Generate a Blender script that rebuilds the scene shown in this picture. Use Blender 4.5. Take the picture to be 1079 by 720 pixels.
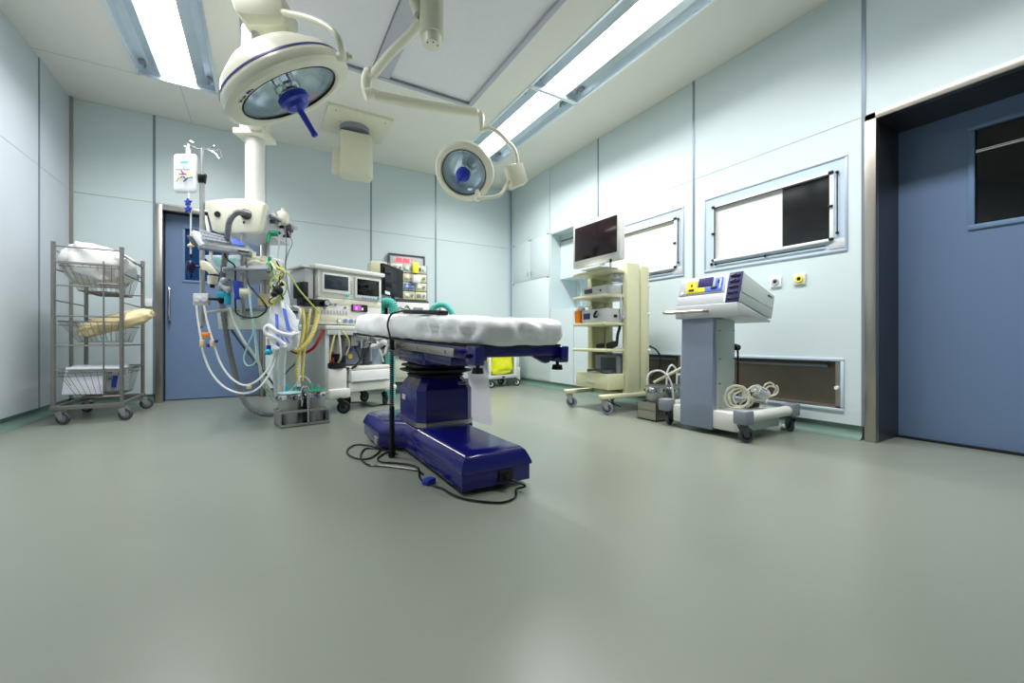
import bpy, bmesh, math, random
from mathutils import Vector, Matrix, noise
random.seed(7)
PI = math.pi
for o in list(bpy.data.objects): bpy.data.objects.remove(o)
COL = bpy.context.scene.collection
SC = bpy.context.scene

# ---------------------------------------------------------------- camera
YAW = math.radians(30.8); FPX = 440.0; CZ = 0.65
cd = bpy.data.cameras.new('camera'); cam = bpy.data.objects.new('camera', cd); COL.objects.link(cam)
cam.location = (0, 0, CZ); cam.rotation_euler = (PI/2, 0, -YAW)
cd.sensor_width = 36; cd.lens = 36*FPX/1079; cd.shift_y = -1/1079; cd.clip_start = 0.02
SC.camera = cam
# ---------------------------------------------------------------- colour management
SC.view_settings.view_transform = 'Standard'; SC.view_settings.look = 'None'
SC.view_settings.gamma = 1; SC.view_settings.use_curve_mapping = False
SC.view_settings.exposure = 0.40
TUBE_STRENGTH = 3.6          # diffusers
TUBE_POWER = 26.0            # each fluorescent tube bank, watts
# ---------------------------------------------------------------- world
w = bpy.data.worlds.new('world'); SC.world = w; w.use_nodes = True
w.node_tree.nodes['Background'].inputs[0].default_value = (.7, .8, 1, 1)
w.node_tree.nodes['Background'].inputs[1].default_value = 0.3

# ---------------------------------------------------------------- measuring helpers
FW = Vector((math.sin(YAW), math.cos(YAW), 0)); RT = Vector((math.cos(YAW), -math.sin(YAW), 0))
def D(u, v, d):
    p = FW*d + RT*((u-539.5)/FPX*d); p.z = CZ+(359-v)/FPX*d; return p
def G(u, v, z=0.0): return D(u, v, (z-CZ)*FPX/(359-v))

# ---------------------------------------------------------------- materials
def lin(c):
    return tuple((x/255/12.92 if x/255 <= .04045 else ((x/255+.055)/1.055)**2.4) for x in c)
def mat(name, rgb, rough=.5, metal=0, emit=0, trans=0, alpha=1, noise_amt=0.04, scale=20, bump=0, coat=0, ior=1.45, spec=.5, stretch=None, rvar=0):
    m = bpy.data.materials.new(name); m.use_nodes = True; nt = m.node_tree; b = nt.nodes['Principled BSDF']
    c = lin(rgb)
    b.inputs['Roughness'].default_value = rough; b.inputs['Metallic'].default_value = metal
    b.inputs['IOR'].default_value = ior; b.inputs['Coat Weight'].default_value = coat
    b.inputs['Specular IOR Level'].default_value = spec
    tc = nt.nodes.new('ShaderNodeTexCoord'); n = nt.nodes.new('ShaderNodeTexNoise')
    n.inputs['Scale'].default_value = scale; n.inputs['Detail'].default_value = 4
    if stretch:
        mp = nt.nodes.new('ShaderNodeMapping'); mp.inputs['Scale'].default_value = stretch
        nt.links.new(tc.outputs['Object'], mp.inputs[0]); nt.links.new(mp.outputs[0], n.inputs['Vector'])
    else: nt.links.new(tc.outputs['Object'], n.inputs['Vector'])
    r = nt.nodes.new('ShaderNodeMix'); r.data_type = 'RGBA'
    nt.links.new(n.outputs['Fac'], r.inputs[0])
    r.inputs[6].default_value = tuple(max(0, x*(1-noise_amt)) for x in c)+(1,)
    r.inputs[7].default_value = tuple(min(1, x*(1+noise_amt)) for x in c)+(1,)
    nt.links.new(r.outputs[2], b.inputs['Base Color'])
    if rvar:
        mr = nt.nodes.new('ShaderNodeMapRange'); mr.inputs[3].default_value = rough-rvar; mr.inputs[4].default_value = rough+rvar
        nt.links.new(n.outputs['Fac'], mr.inputs[0]); nt.links.new(mr.outputs[0], b.inputs['Roughness'])
    if emit:
        b.inputs['Emission Color'].default_value = c+(1,); b.inputs['Emission Strength'].default_value = emit
    if trans: b.inputs['Transmission Weight'].default_value = trans
    if alpha < 1: b.inputs['Alpha'].default_value = alpha
    if bump:
        bp = nt.nodes.new('ShaderNodeBump'); bp.inputs['Strength'].default_value = bump; bp.inputs['Distance'].default_value = .01
        nt.links.new(n.outputs['Fac'], bp.inputs['Height']); nt.links.new(bp.outputs[0], b.inputs['Normal'])
    return m
M = {}
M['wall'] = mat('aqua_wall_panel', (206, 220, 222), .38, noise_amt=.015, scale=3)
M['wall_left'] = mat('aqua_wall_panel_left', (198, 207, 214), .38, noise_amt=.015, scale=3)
M['ceiling'] = mat('ceiling_paint', (230, 229, 220), .6, noise_amt=.015, scale=4)
M['floor'] = mat('green_grey_vinyl', (129, 136, 124), .3, noise_amt=.04, scale=1.6, rvar=.05)
M['cove'] = mat('vinyl_cove', (104, 132, 122), .35)  # floor-coloured vinyl with a reflection painted in as the teal tint
M['seam'] = mat('seam_strip', (132, 146, 156), .35, metal=.5)
M['dark_seam'] = mat('dark_seam', (95, 110, 115), .6)
M['frame_blue'] = mat('pale_blue_frame', (190, 208, 222), .4)
M['steel'] = mat('brushed_steel', (176, 170, 160), .33, metal=1, scale=6, stretch=(30, 30, 1), noise_amt=.1)
M['steel2'] = mat('dull_steel', (178, 180, 180), .42, metal=.7, noise_amt=.1)
M['jamb'] = mat('dark_jamb_steel', (92, 92, 92), .35, metal=.8, scale=4, noise_amt=.2)
M['recess'] = mat('brown_steel_recess', (122, 114, 102), .45, metal=.55, scale=5, noise_amt=.25)
M['chrome'] = mat('chrome', (215, 215, 215), .12, metal=1, noise_amt=.02)
M['blue_door'] = mat('blue_door_paint', (108, 132, 166), .42, noise_amt=.03, scale=2)
M['blue_door2'] = mat('blue_door_trim', (112, 140, 175), .4)
M['black_glass'] = mat('black_glass', (8, 12, 12), .06, noise_amt=.1)
M['window_blue'] = mat('dark_blue_glass', (22, 62, 110), .12)
M['table_blue'] = mat('navy_gloss_blue', (20, 20, 112), .22, coat=.4, noise_amt=.05)
M['dark_blue'] = mat('dark_navy', (16, 16, 62), .35)
M['handle_blue'] = mat('cobalt_blue_plastic', (38, 58, 175), .3)
M['black'] = mat('black_rubber', (16, 16, 18), .55)
M['black_gloss'] = mat('black_plastic', (14, 14, 16), .25)
M['cart_steel'] = mat('worn_trolley_steel', (150, 147, 142), .38, metal=.8, noise_amt=.12)
M['side_steel'] = mat('pale_blue_trim', (176, 188, 204), .4, metal=.2)
M['dgrey'] = mat('dark_grey_plastic', (72, 76, 84), .45)
M['grey'] = mat('grey_plastic', (134, 140, 150), .45)
M['lgrey'] = mat('light_grey_plastic', (196, 200, 202), .4)
M['bluegrey'] = mat('blue_grey_metal_paint', (140, 150, 170), .35, metal=.2)
M['green_grey'] = mat('pale_green_grey', (194, 206, 202), .4)
M['cream'] = mat('cream_enamel', (226, 226, 205), .3, coat=.2)
M['cream2'] = mat('cream_plastic', (222, 220, 196), .4)
M['off_white'] = mat('off_white_plastic', (228, 229, 222), .4)
M['white'] = mat('white_plastic', (238, 240, 240), .35)
M['sheet'] = mat('white_cotton', (244, 245, 247), .8, noise_amt=.02, scale=60, bump=.15)
M['plastic_bag'] = mat('white_polythene', (235, 235, 232), .35, noise_amt=.03, scale=9, bump=.5)
M['tan_bag'] = mat('tan_wrap', (222, 204, 160), .5, noise_amt=.08, scale=14, bump=.5)
M['paper'] = mat('white_paper', (222, 226, 236), .7)
M['beige'] = mat('beige_painted_steel', (212, 212, 176), .4)
M['beige_shaded'] = mat('shaded_beige_steel', (176, 176, 140), .45)  # tower beige darkened: shade on the far column is in the colour
M['panel_grey'] = mat('laminar_panel_grey', (226, 226, 230), .5)
M['panel_frame'] = mat('laminar_panel_frame', (182, 184, 194), .45)
M['alu'] = mat('lamp_reflector', (208, 222, 232), .25, metal=.35, scale=8, noise_amt=.1)
M['alu_line'] = mat('lamp_trim', (225, 232, 235), .3, metal=.6)
M['tube_glow'] = mat('lit_diffuser', (248, 250, 255), .5, emit=TUBE_STRENGTH)
M['lamp_glass'] = mat('lamp_front_glass', (240, 248, 250), .03, trans=1, ior=1.08)
M['lamp_mirror'] = mat('lamp_mirror', (226, 236, 242), .22, metal=.5, scale=10, noise_amt=.12)
M['viewer'] = mat('viewer_screen', (222, 222, 216), .3, noise_amt=.01)
M['viewer_dark'] = mat('dark_viewer_glass', (26, 27, 30), .1)
M['screen'] = mat('crt_screen', (50, 56, 66), .15)
M['screen_red'] = mat('tft_screen', (42, 26, 30), .12)
M['teal'] = mat('teal_plastic', (96, 196, 186), .4)
M['teal_light'] = mat('light_teal', (168, 214, 214), .45)
M['green'] = mat('green_plastic', (20, 150, 105), .4)
M['orange'] = mat('orange_plastic', (255, 140, 30), .35)
M['clear'] = mat('clear_plastic', (235, 240, 242), .12, trans=.5, alpha=.75)
M['clearbag'] = mat('translucent_bag', (244, 247, 250), .3, trans=.08, alpha=.93)
M['yellow_bag'] = mat('yellow_polythene', (238, 240, 40), .35, noise_amt=.15, scale=14, bump=.6)
M['yellow'] = mat('yellow_plastic', (245, 228, 60), .4)
M['yellow_hose'] = mat('pale_yellow_hose', (228, 214, 130), .45)
M['lime_wire'] = mat('lime_wire', (205, 220, 120), .45)
M['red_hose'] = mat('red_hose', (165, 25, 35), .4)
M['red'] = mat('red_led', (255, 20, 40), .4, emit=2.0)
M['purple'] = mat('purple_screen', (168, 70, 180), .3, emit=.5)
M['navy_panel'] = mat('navy_panel', (56, 50, 110), .35)
M['blue_panel'] = mat('light_blue_panel', (96, 130, 235), .35)
M['cyan'] = mat('cyan_plastic', (40, 180, 205), .35)
M['ivory_cable'] = mat('ivory_cable', (225, 222, 200), .45)
M['green_tint'] = mat('green_tinted_tube', (212, 222, 212), .35)
M['grey_hose'] = mat('grey_hose', (128, 130, 136), .5)
M['violet_print'] = mat('violet_print', (60, 50, 140), .4)

# ---------------------------------------------------------------- mesh building
def xf(loc=(0,0,0), rot=(0,0,0)):
    from mathutils import Euler
    return Matrix.Translation(Vector(loc)) @ Euler(rot).to_matrix().to_4x4()
class MB:
    def __init__(s, T=None): s.bm = bmesh.new(); s.T = T
    def add(s, bm2, mtx=None, mi=0):
        if mtx is not None: bmesh.ops.transform(bm2, matrix=mtx, verts=bm2.verts)
        if s.T is not None: bmesh.ops.transform(bm2, matrix=s.T, verts=bm2.verts)
        for f in bm2.faces: f.material_index = mi
        me = bpy.data.meshes.new('t'); bm2.to_mesh(me); bm2.free(); s.bm.from_mesh(me); bpy.data.meshes.remove(me); return s
    def box(s, c, d, bev=0, rot=(0,0,0), mi=0, seg=2, taper=None):
        b = bmesh.new(); bmesh.ops.create_cube(b, size=1)
        for v in b.verts:
            v.co = Vector((v.co.x*d[0], v.co.y*d[1], v.co.z*d[2]))
            if taper and v.co.z > 0: v.co.x *= taper[0]; v.co.y *= taper[1]
        if bev: bmesh.ops.bevel(b, geom=b.edges[:], offset=bev, segments=seg, profile=.5, affect='EDGES')
        return s.add(b, xf(c, rot), mi)
    def bb(s, x0, x1, y0, y1, z0, z1, bev=0, mi=0, seg=2):
        return s.box(((x0+x1)/2, (y0+y1)/2, (z0+z1)/2), (abs(x1-x0), abs(y1-y0), abs(z1-z0)), bev, (0,0,0), mi, seg)
    def cyl(s, p0, p1, r, r1=None, seg=20, mi=0):
        p0 = Vector(p0); p1 = Vector(p1); d = p1-p0
        b = bmesh.new(); bmesh.ops.create_cone(b, cap_ends=True, segments=seg, radius1=r, radius2=r if r1 is None else r1, depth=d.length)
        q = Vector((0,0,1)).rotation_difference(d.normalized())
        return s.add(b, Matrix.Translation((p0+p1)/2) @ q.to_matrix().to_4x4(), mi)
    def ball(s, c, r, sc=(1,1,1), mi=0, seg=16):
        b = bmesh.new(); bmesh.ops.create_uvsphere(b, u_segments=seg, v_segments=max(6, seg//2), radius=r)
        return s.add(b, Matrix.Translation(Vector(c)) @ Matrix.Diagonal((*sc, 1)), mi)
    def lathe(s, prof, mtx=None, seg=32, mi=0, a0=0, a1=2*PI):
        b = bmesh.new(); full = abs(a1-a0-2*PI) < 1e-6; n = seg if full else seg+1; rings = []
        for r, z in prof:
            rings.append([b.verts.new((r*math.cos(a0+(a1-a0)*k/seg), r*math.sin(a0+(a1-a0)*k/seg), z)) for k in range(n)])
        for i in range(len(prof)-1):
            for k in range(seg):
                k2 = (k+1) % n
                try: b.faces.new((rings[i][k], rings[i][k2], rings[i+1][k2], rings[i+1][k]))
                except ValueError: pass
        bmesh.ops.remove_doubles(b, verts=b.verts, dist=1e-6)
        return s.add(b, mtx, mi)
    def tube(s, pts, r, seg=8, smooth=4, closed=False, mi=0, ribs=0):
        pts = [Vector(p) for p in pts]
        if smooth > 1 and len(pts) > 2: pts = catmull(pts, smooth, closed)
        b = bmesh.new(); rings = []; n = len(pts); up = None
        for i, p in enumerate(pts):
            a = pts[(i-1) % n] if (closed or i > 0) else p; c = pts[(i+1) % n] if (closed or i < n-1) else p
            t = (c-a).normalized() if (c-a).length > 1e-9 else Vector((0,0,1))
            if up is None: up = t.orthogonal().normalized()
            up = up - t*up.dot(t)
            up = t.orthogonal().normalized() if up.length < 1e-6 else up.normalized()
            sd = t.cross(up); rr = r(i/(n-1)) if callable(r) else r
            if ribs: rr *= 1+(.14 if i % 2 else -.1)
            rings.append([b.verts.new(p+up*rr*math.cos(2*PI*k/seg)+sd*rr*math.sin(2*PI*k/seg)) for k in range(seg)])
        m = n if closed else n-1
        for i in range(m):
            A = rings[i]; B = rings[(i+1) % n]
            for k in range(seg): b.faces.new((A[k], A[(k+1) % seg], B[(k+1) % seg], B[k]))
        if not closed: b.faces.new(rings[0][::-1]); b.faces.new(rings[-1])
        return s.add(b, None, mi)
    def prism(s, poly, h, mtx=None, bev=0, mi=0):       # poly in xy, extruded 0..h along z
        b = bmesh.new(); vs = [b.verts.new((x, y, 0)) for x, y in poly]; f = b.faces.new(vs)
        g = bmesh.ops.extrude_face_region(b, geom=[f]); vv = [e for e in g['geom'] if isinstance(e, bmesh.types.BMVert)]
        bmesh.ops.translate(b, verts=vv, vec=(0, 0, h)); bmesh.ops.recalc_face_normals(b, faces=b.faces)
        if bev: bmesh.ops.bevel(b, geom=b.edges[:], offset=bev, segments=2, profile=.5, affect='EDGES')
        return s.add(b, mtx, mi)
    def slab(s, c4, th, bev=0, mi=0):                   # four corner points, thickness away from the viewer
        c4 = [Vector(c) for c in c4]; n = (c4[1]-c4[0]).cross(c4[3]-c4[0]).normalized()
        if n.dot(c4[0]-Vector((0,0,CZ))) < 0: n = -n
        b = bmesh.new(); a = [b.verts.new(p) for p in c4]; d = [b.verts.new(p+n*th) for p in c4]
        b.faces.new(a); b.faces.new(d[::-1])
        for i in range(4): b.faces.new((a[i], d[i], d[(i+1) % 4], a[(i+1) % 4]))
        bmesh.ops.recalc_face_normals(b, faces=b.faces)
        if bev: bmesh.ops.bevel(b, geom=b.edges[:], offset=bev, segments=2, profile=.5, affect='EDGES')
        return s.add(b, None, mi)
    def blob(s, fn, nu=32, nv=16, mtx=None, mi=0):      # fn(u,v)->point on a closed surface, u around, v pole to pole
        b = bmesh.new(); R = []
        for j in range(nv+1):
            R.append([b.verts.new(fn(2*PI*i/nu, PI*j/nv)) for i in range(nu)])
        for j in range(nv):
            for i in range(nu): b.faces.new((R[j][i], R[j][(i+1) % nu], R[j+1][(i+1) % nu], R[j+1][i]))
        bmesh.ops.remove_doubles(b, verts=b.verts, dist=1e-5); bmesh.ops.recalc_face_normals(b, faces=b.faces)
        return s.add(b, mtx, mi)
    def text(s, txt, size, mtx, th=.0015, mi=0):
        cu = bpy.data.curves.new('t', 'FONT'); cu.body = txt; cu.size = size; cu.extrude = th; cu.align_x = 'CENTER'; cu.align_y = 'CENTER'
        o = bpy.data.objects.new('t', cu); COL.objects.link(o); dg = bpy.context.evaluated_depsgraph_get()
        me = bpy.data.meshes.new_from_object(o.evaluated_get(dg)); b = bmesh.new(); b.from_mesh(me)
        bpy.data.objects.remove(o); bpy.data.meshes.remove(me); bpy.data.curves.remove(cu)
        return s.add(b, mtx, mi)
def catmull(P, k, closed=False):
    out = []; n = len(P); rng = n if closed else n-1
    for i in range(rng):
        p0 = P[(i-1) % n] if (closed or i > 0) else P[0]*2-P[1]; p1 = P[i]; p2 = P[(i+1) % n]
        p3 = P[(i+2) % n] if (closed or i+2 < n) else P[-1]*2-P[-2]
        for j in range(k):
            t = j/k
            out.append(.5*((2*p1)+(p2-p0)*t+(2*p0-5*p1+4*p2-p3)*t*t+(3*p1-p0-3*p2+p3)*t**3))
    if not closed: out.append(P[-1])
    return out
def link(name, me, mats, parent):
    o = bpy.data.objects.new(name, me); COL.objects.link(o)
    if parent is not None: o.parent = parent
    return o
def build(mb, name, mats, parent=None, label=None, sharp=.6):
    me = bpy.data.meshes.new(name)
    if parent is not None:                              # geometry is given in world space unless mb.local
        if not getattr(mb, 'local', False):
            bmesh.ops.transform(mb.bm, matrix=wm(parent).inverted(), verts=mb.bm.verts)
    mb.bm.to_mesh(me); mb.bm.free()
    for m in (mats if isinstance(mats, (list, tuple)) else [mats]): me.materials.append(M[m] if isinstance(m, str) else m)
    me.shade_smooth(); me.set_sharp_from_angle(angle=sharp)
    o = link(name, me, mats, parent)
    if label: o['label'] = label
    return o
def wm(o):
    m = Matrix.LocRotScale(o.location, o.rotation_euler, o.scale)
    return wm(o.parent) @ m if o.parent else m
def thing(name, label, cat, loc=(0,0,0), rz=0, group=None):
    o = bpy.data.objects.new(name, None); COL.objects.link(o); o.location = loc; o.rotation_euler = (0,0,rz)
    o.empty_display_size = .1; o['label'] = label; o['category'] = cat
    if group: o['group'] = group
    return o
def single(mb, name, mats, label, cat, group=None, sharp=.6, origin=None):
    co = [v.co for v in mb.bm.verts]
    if origin is None:
        lo = Vector([min(c[i] for c in co) for i in range(3)]); hi = Vector([max(c[i] for c in co) for i in range(3)])
        origin = Vector(((lo.x+hi.x)/2, (lo.y+hi.y)/2, lo.z))
    bmesh.ops.translate(mb.bm, verts=mb.bm.verts, vec=-Vector(origin))
    o = build(mb, name, mats, None, label, sharp); o.location = origin; o['category'] = cat
    if group: o['group'] = group
    return o
def struct(o, label=None):
    o['kind'] = 'structure'
    if label: o['label'] = label
    return o
class Loc(MB):                                          # builder in the thing's own frame
    def __init__(s, T=None): super().__init__(T); s.local = True
def dup(o, parent=None):
    c = o.copy(); COL.objects.link(c); c.parent = parent
    for ch in [x for x in bpy.data.objects if x.parent == o]: dup(ch, c)
    return c

# ================================================================ ROOM
XL, XR, YB, YF, H = -1.6, 3.35, 5.65, -2.6, 3.0
PZ = .09
def panel_wall(name, label, to, cuts_s, cuts_z, holes, matn, th=.02):
    """to(s, z, n) -> world point; panels between cuts, holes are (s0,s1,z0,z1) left open"""
    mb = MB(); g = .004
    def cell(s0, s1, z0, z1):
        b = bmesh.new(); vs = [b.verts.new(to(s, z, n)) for n in (0, th) for s, z in ((s0, z0), (s1, z0), (s1, z1), (s0, z1))]
        for f in ((0,1,2,3), (7,6,5,4), (0,4,5,1), (1,5,6,2), (2,6,7,3), (3,7,4,0)): b.faces.new([vs[i] for i in f])
        bmesh.ops.recalc_face_normals(b, faces=b.faces); mb.add(b)
    for i in range(len(cuts_s)-1):
        for j in range(len(cuts_z)-1):
            a0, a1, b0, b1 = cuts_s[i]+g*1.3, cuts_s[i+1]-g*1.3, cuts_z[j]+g*.45, cuts_z[j+1]-g*.45
            hs = [(max(h[0], a0), min(h[1], a1), max(h[2], b0), min(h[3], b1)) for h in holes if h[0] < a1 and h[1] > a0 and h[2] < b1 and h[3] > b0]
            xs = sorted({a0, a1, *[h[0] for h in hs], *[h[1] for h in hs]}); zs = sorted({b0, b1, *[h[2] for h in hs], *[h[3] for h in hs]})
            for p in range(len(xs)-1):
                for q in range(len(zs)-1):
                    cx, cz = (xs[p]+xs[p+1])/2, (zs[q]+zs[q+1])/2
                    if any(h[0] < cx < h[1] and h[2] < cz < h[3] for h in hs): continue
                    if xs[p+1]-xs[p] > 1e-4 and zs[q+1]-zs[q] > 1e-4: cell(xs[p], xs[p+1], zs[q], zs[q+1])
    return struct(build(mb, name, matn), label)
def back_wall(name, to, s0, s1, z0, z1, holes, n0, n1, matn='dark_seam'):
    mb = MB(); xs = sorted({s0, s1, *[h[0] for h in holes], *[h[1] for h in holes]}); zs = sorted({z0, z1, *[h[2] for h in holes], *[h[3] for h in holes]})
    for p in range(len(xs)-1):
        for q in range(len(zs)-1):
            cx, cz = (xs[p]+xs[p+1])/2, (zs[q]+zs[q+1])/2
            if any(h[0] < cx < h[1] and h[2] < cz < h[3] for h in holes): continue
            b = bmesh.new(); vs = [b.verts.new(to(s, z, n)) for n in (n0, n1) for s, z in ((xs[p], zs[q]), (xs[p+1], zs[q]), (xs[p+1], zs[q+1]), (xs[p], zs[q+1]))]
            for f in ((0,1,2,3), (7,6,5,4), (0,4,5,1), (1,5,6,2), (2,6,7,3), (3,7,4,0)): b.faces.new([vs[i] for i in f])
            bmesh.ops.recalc_face_normals(b, faces=b.faces); mb.add(b)
    return mb
toR = lambda s, z, n: (XR+n, s, z)
toL = lambda s, z, n: (XL-n, s, z)
toB = lambda s, z, n: (s, YB+n, z)
toF = lambda s, z, n: (s, YF-n, z)

# openings
DOOR_R = (-.5, 1.105, 0, 2.07); DOOR_B = (-.925, -.015, 0, 2.045)
V1 = (1.245, 2.30, 1.25, 1.895); V2 = (2.505, 3.56, 1.25, 1.895)
L1 = (1.285, 2.24, .19, .51); L2 = (2.54, 3.50, .19, .51)
NICHE = (3.69, 4.60, 1.05, 2.10)
holesR = [DOOR_R, V1, V2, L1, L2, NICHE]
panel_wall('wall_right', 'pale aqua panel wall with the film viewers and wide blue door', toR,
           [YF, -.6, 1.16, 2.405, 3.66, 4.615, YB], [PZ, 2.105, H], holesR, 'wall')
for o_ in (build(back_wall('b', toR, YF-.1, YB+.14, 0, H+.05, holesR, .021, .14), 'seam_backing', 'dark_seam', bpy.data.objects['wall_right']),): pass
panel_wall('wall_back', 'pale aqua panel wall behind the anaesthesia machine', toB,
           [XL, -.975, .017, 1.216, 2.105, XR], [PZ, 2.09, H], [DOOR_B], 'wall')
build(back_wall('b', toB, XL-.14, XR+.02, 0, H+.05, [DOOR_B], .021, .16), 'seam_backing', 'dark_seam', bpy.data.objects['wall_back'])
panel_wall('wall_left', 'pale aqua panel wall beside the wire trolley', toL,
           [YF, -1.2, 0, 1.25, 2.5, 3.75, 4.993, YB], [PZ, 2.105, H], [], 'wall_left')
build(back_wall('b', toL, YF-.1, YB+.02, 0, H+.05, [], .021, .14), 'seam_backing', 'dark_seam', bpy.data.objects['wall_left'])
panel_wall('wall_front', 'aqua panel wall behind the camera', toF, [XL, -.4, .8, 2.0, XR], [PZ, 2.105, H], [], 'wall')
build(back_wall('b', toF, XL-.14, XR+.02, 0, H+.05, [], .021, .14), 'seam_backing', 'dark_seam', bpy.data.objects['wall_front'])

mb = MB(); mb.bb(XL-.14, XR+.6, YF-.14, YB+.5, -.1, 0); struct(build(mb, 'floor', 'floor'), 'grey green seamless vinyl floor')
# coved skirting
def cove(name, a, b, nrm):
    a = Vector(a); b = Vector(b); nrm = Vector(nrm); mb = MB(); bm_ = bmesh.new(); R = .055; pr = [(R, .0008)]
    for k in range(0, 9):
        t = k/8*PI/2; pr.append((R-R*math.sin(t), .001+R-R*math.cos(t)))
    pr.append((0, PZ)); pr.append((-.03, PZ)); pr.append((-.03, 0.0005))
    A = [bm_.verts.new(a+nrm*p+Vector((0,0,z))) for p, z in pr]; B = [bm_.verts.new(b+nrm*p+Vector((0,0,z))) for p, z in pr]
    n = len(pr)
    for i in range(n): bm_.faces.new((A[i], A[(i+1) % n], B[(i+1) % n], B[i]))
    bm_.faces.new(A[::-1]); bm_.faces.new(B); bmesh.ops.recalc_face_normals(bm_, faces=bm_.faces); mb.add(bm_)
    struct(build(mb, name, 'cove'), 'vinyl cove skirting')
cove('baseboard_right', (XR+.012, 1.17, 0), (XR+.012, YB, 0), (-1, 0, 0))
cove('baseboard_right_near', (XR+.012, YF, 0), (XR+.012, -.56, 0), (-1, 0, 0))
cove('baseboard_left', (XL-.012, YF, 0), (XL-.012, YB, 0), (1, 0, 0))
cove('baseboard_back_left', (XL, YB+.012, 0), (-.985, YB+.012, 0), (0, -1, 0))
cove('baseboard_back', (.03, YB+.012, 0), (XR, YB+.012, 0), (0, -1, 0))

# vertical seam strips
k = 1
def trim(x0, x1, y0, y1, z0, z1, m='seam', bev=0):
    global k
    mb = MB(); mb.bb(x0, x1, y0, y1, z0, z1, bev); o = struct(build(mb, 'trim_%d' % k, m), None); k += 1; return o
for y in (2.405, 3.66): trim(XR-.004, XR+.022, y-.011, y+.011, PZ if y < 3 else 2.1, H)
trim(XR-.004, XR+.022, 1.149, 1.171, PZ, H)
trim(XR-.006, XR+.022, 5.60, 5.625, PZ, H, 'frame_blue')
for x in (.017, 1.216, 2.105): trim(x-.011, x+.011, YB-.004, YB+.022, PZ if x > .5 else 2.06, H)
trim(-.986, -.964, YB-.004, YB+.022, PZ, H)
trim(3.305, 3.33, YB-.006, YB+.022, PZ, H, 'frame_blue')
for y in (4.993, 3.75, 2.5): trim(XL-.022, XL+.004, y-.011, y+.011, PZ, H)
trim(XL-.01, XL+.022, YB-.03, YB+.01, PZ, H, 'steel')

# ceiling with cut-outs
FIX = [(x0, x1, y0) for y0 in (3.235, 1.605) for x0, x1 in ((-.945, -.372), (2.118, 2.665))]+[(2.118, 2.665, -.025)]  # lone right unit is unseen, added to brighten the right floor and door
LAM = (-.15, 1.795, 1.35, 3.83)
toC = lambda s, z, n: (s, z, H+n)
holesC = [(x0, x1, y0, y0+1.61) for x0, x1, y0 in FIX]+[LAM]
mbc = back_wall('c', toC, XL-.14, XR+.14, YF-.14, YB+.16, holesC, 0, .05)
struct(build(mbc, 'ceiling', 'ceiling'), 'off white plaster ceiling')
mb = MB(); mb.bb(XL-.14, XR+.14, YF-.14, YB+.16, H+.22, H+.26); struct(build(mb, 'trim_ceiling_void', 'dgrey'))
# ceiling seams (fine joint lines)
for (x0, x1, y0, y1) in ((-1.6, -.945, 4.845, 4.85), (-.66, -.655, 4.86, 5.65)):
    mb = MB(); mb.bb(x0, x1, y0, y1, H-.0015, H+.002); struct(build(mb, 'trim_%d' % k, 'panel_frame')); k += 1

# laminar airflow panel
t = thing('ceiling_air_panel', 'large grey rectangular air supply panel recessed in ceiling above the operating table', 'ceiling panel', (.82, 2.6, H-.0))
x0, x1, y0, y1 = LAM
for a, b_ in ((x0+.035, .815), (.98, x1-.035)):
    mb = MB(); mb.bb(a, b_, y0+.035, y1-.035, H+.022, H+.035); build(mb, 'filter_screen', 'panel_grey', t)
mb = MB()
for q in ((x0, x1, y1-.04, y1), (x0, x1, y0, y0+.04), (x0, x0+.04, y0+.04, y1-.04), (x1-.04, x1, y0+.04, y1-.04)): mb.bb(*q, H-.006, H+.04, .002)
build(mb, 'frame', 'panel_frame', t)
mb = MB(); mb.bb(.82, .975, y0+.04, y1-.04, H-.002, H+.04, .004); build(mb, 'centre_bar', 'panel_frame', t)
mb = MB(); mb.bb(x0+.04, x1-.04, y1-.046, y1-.042, H-.004, H+.02); build(mb, 'gasket', 'grey', t)

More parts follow.
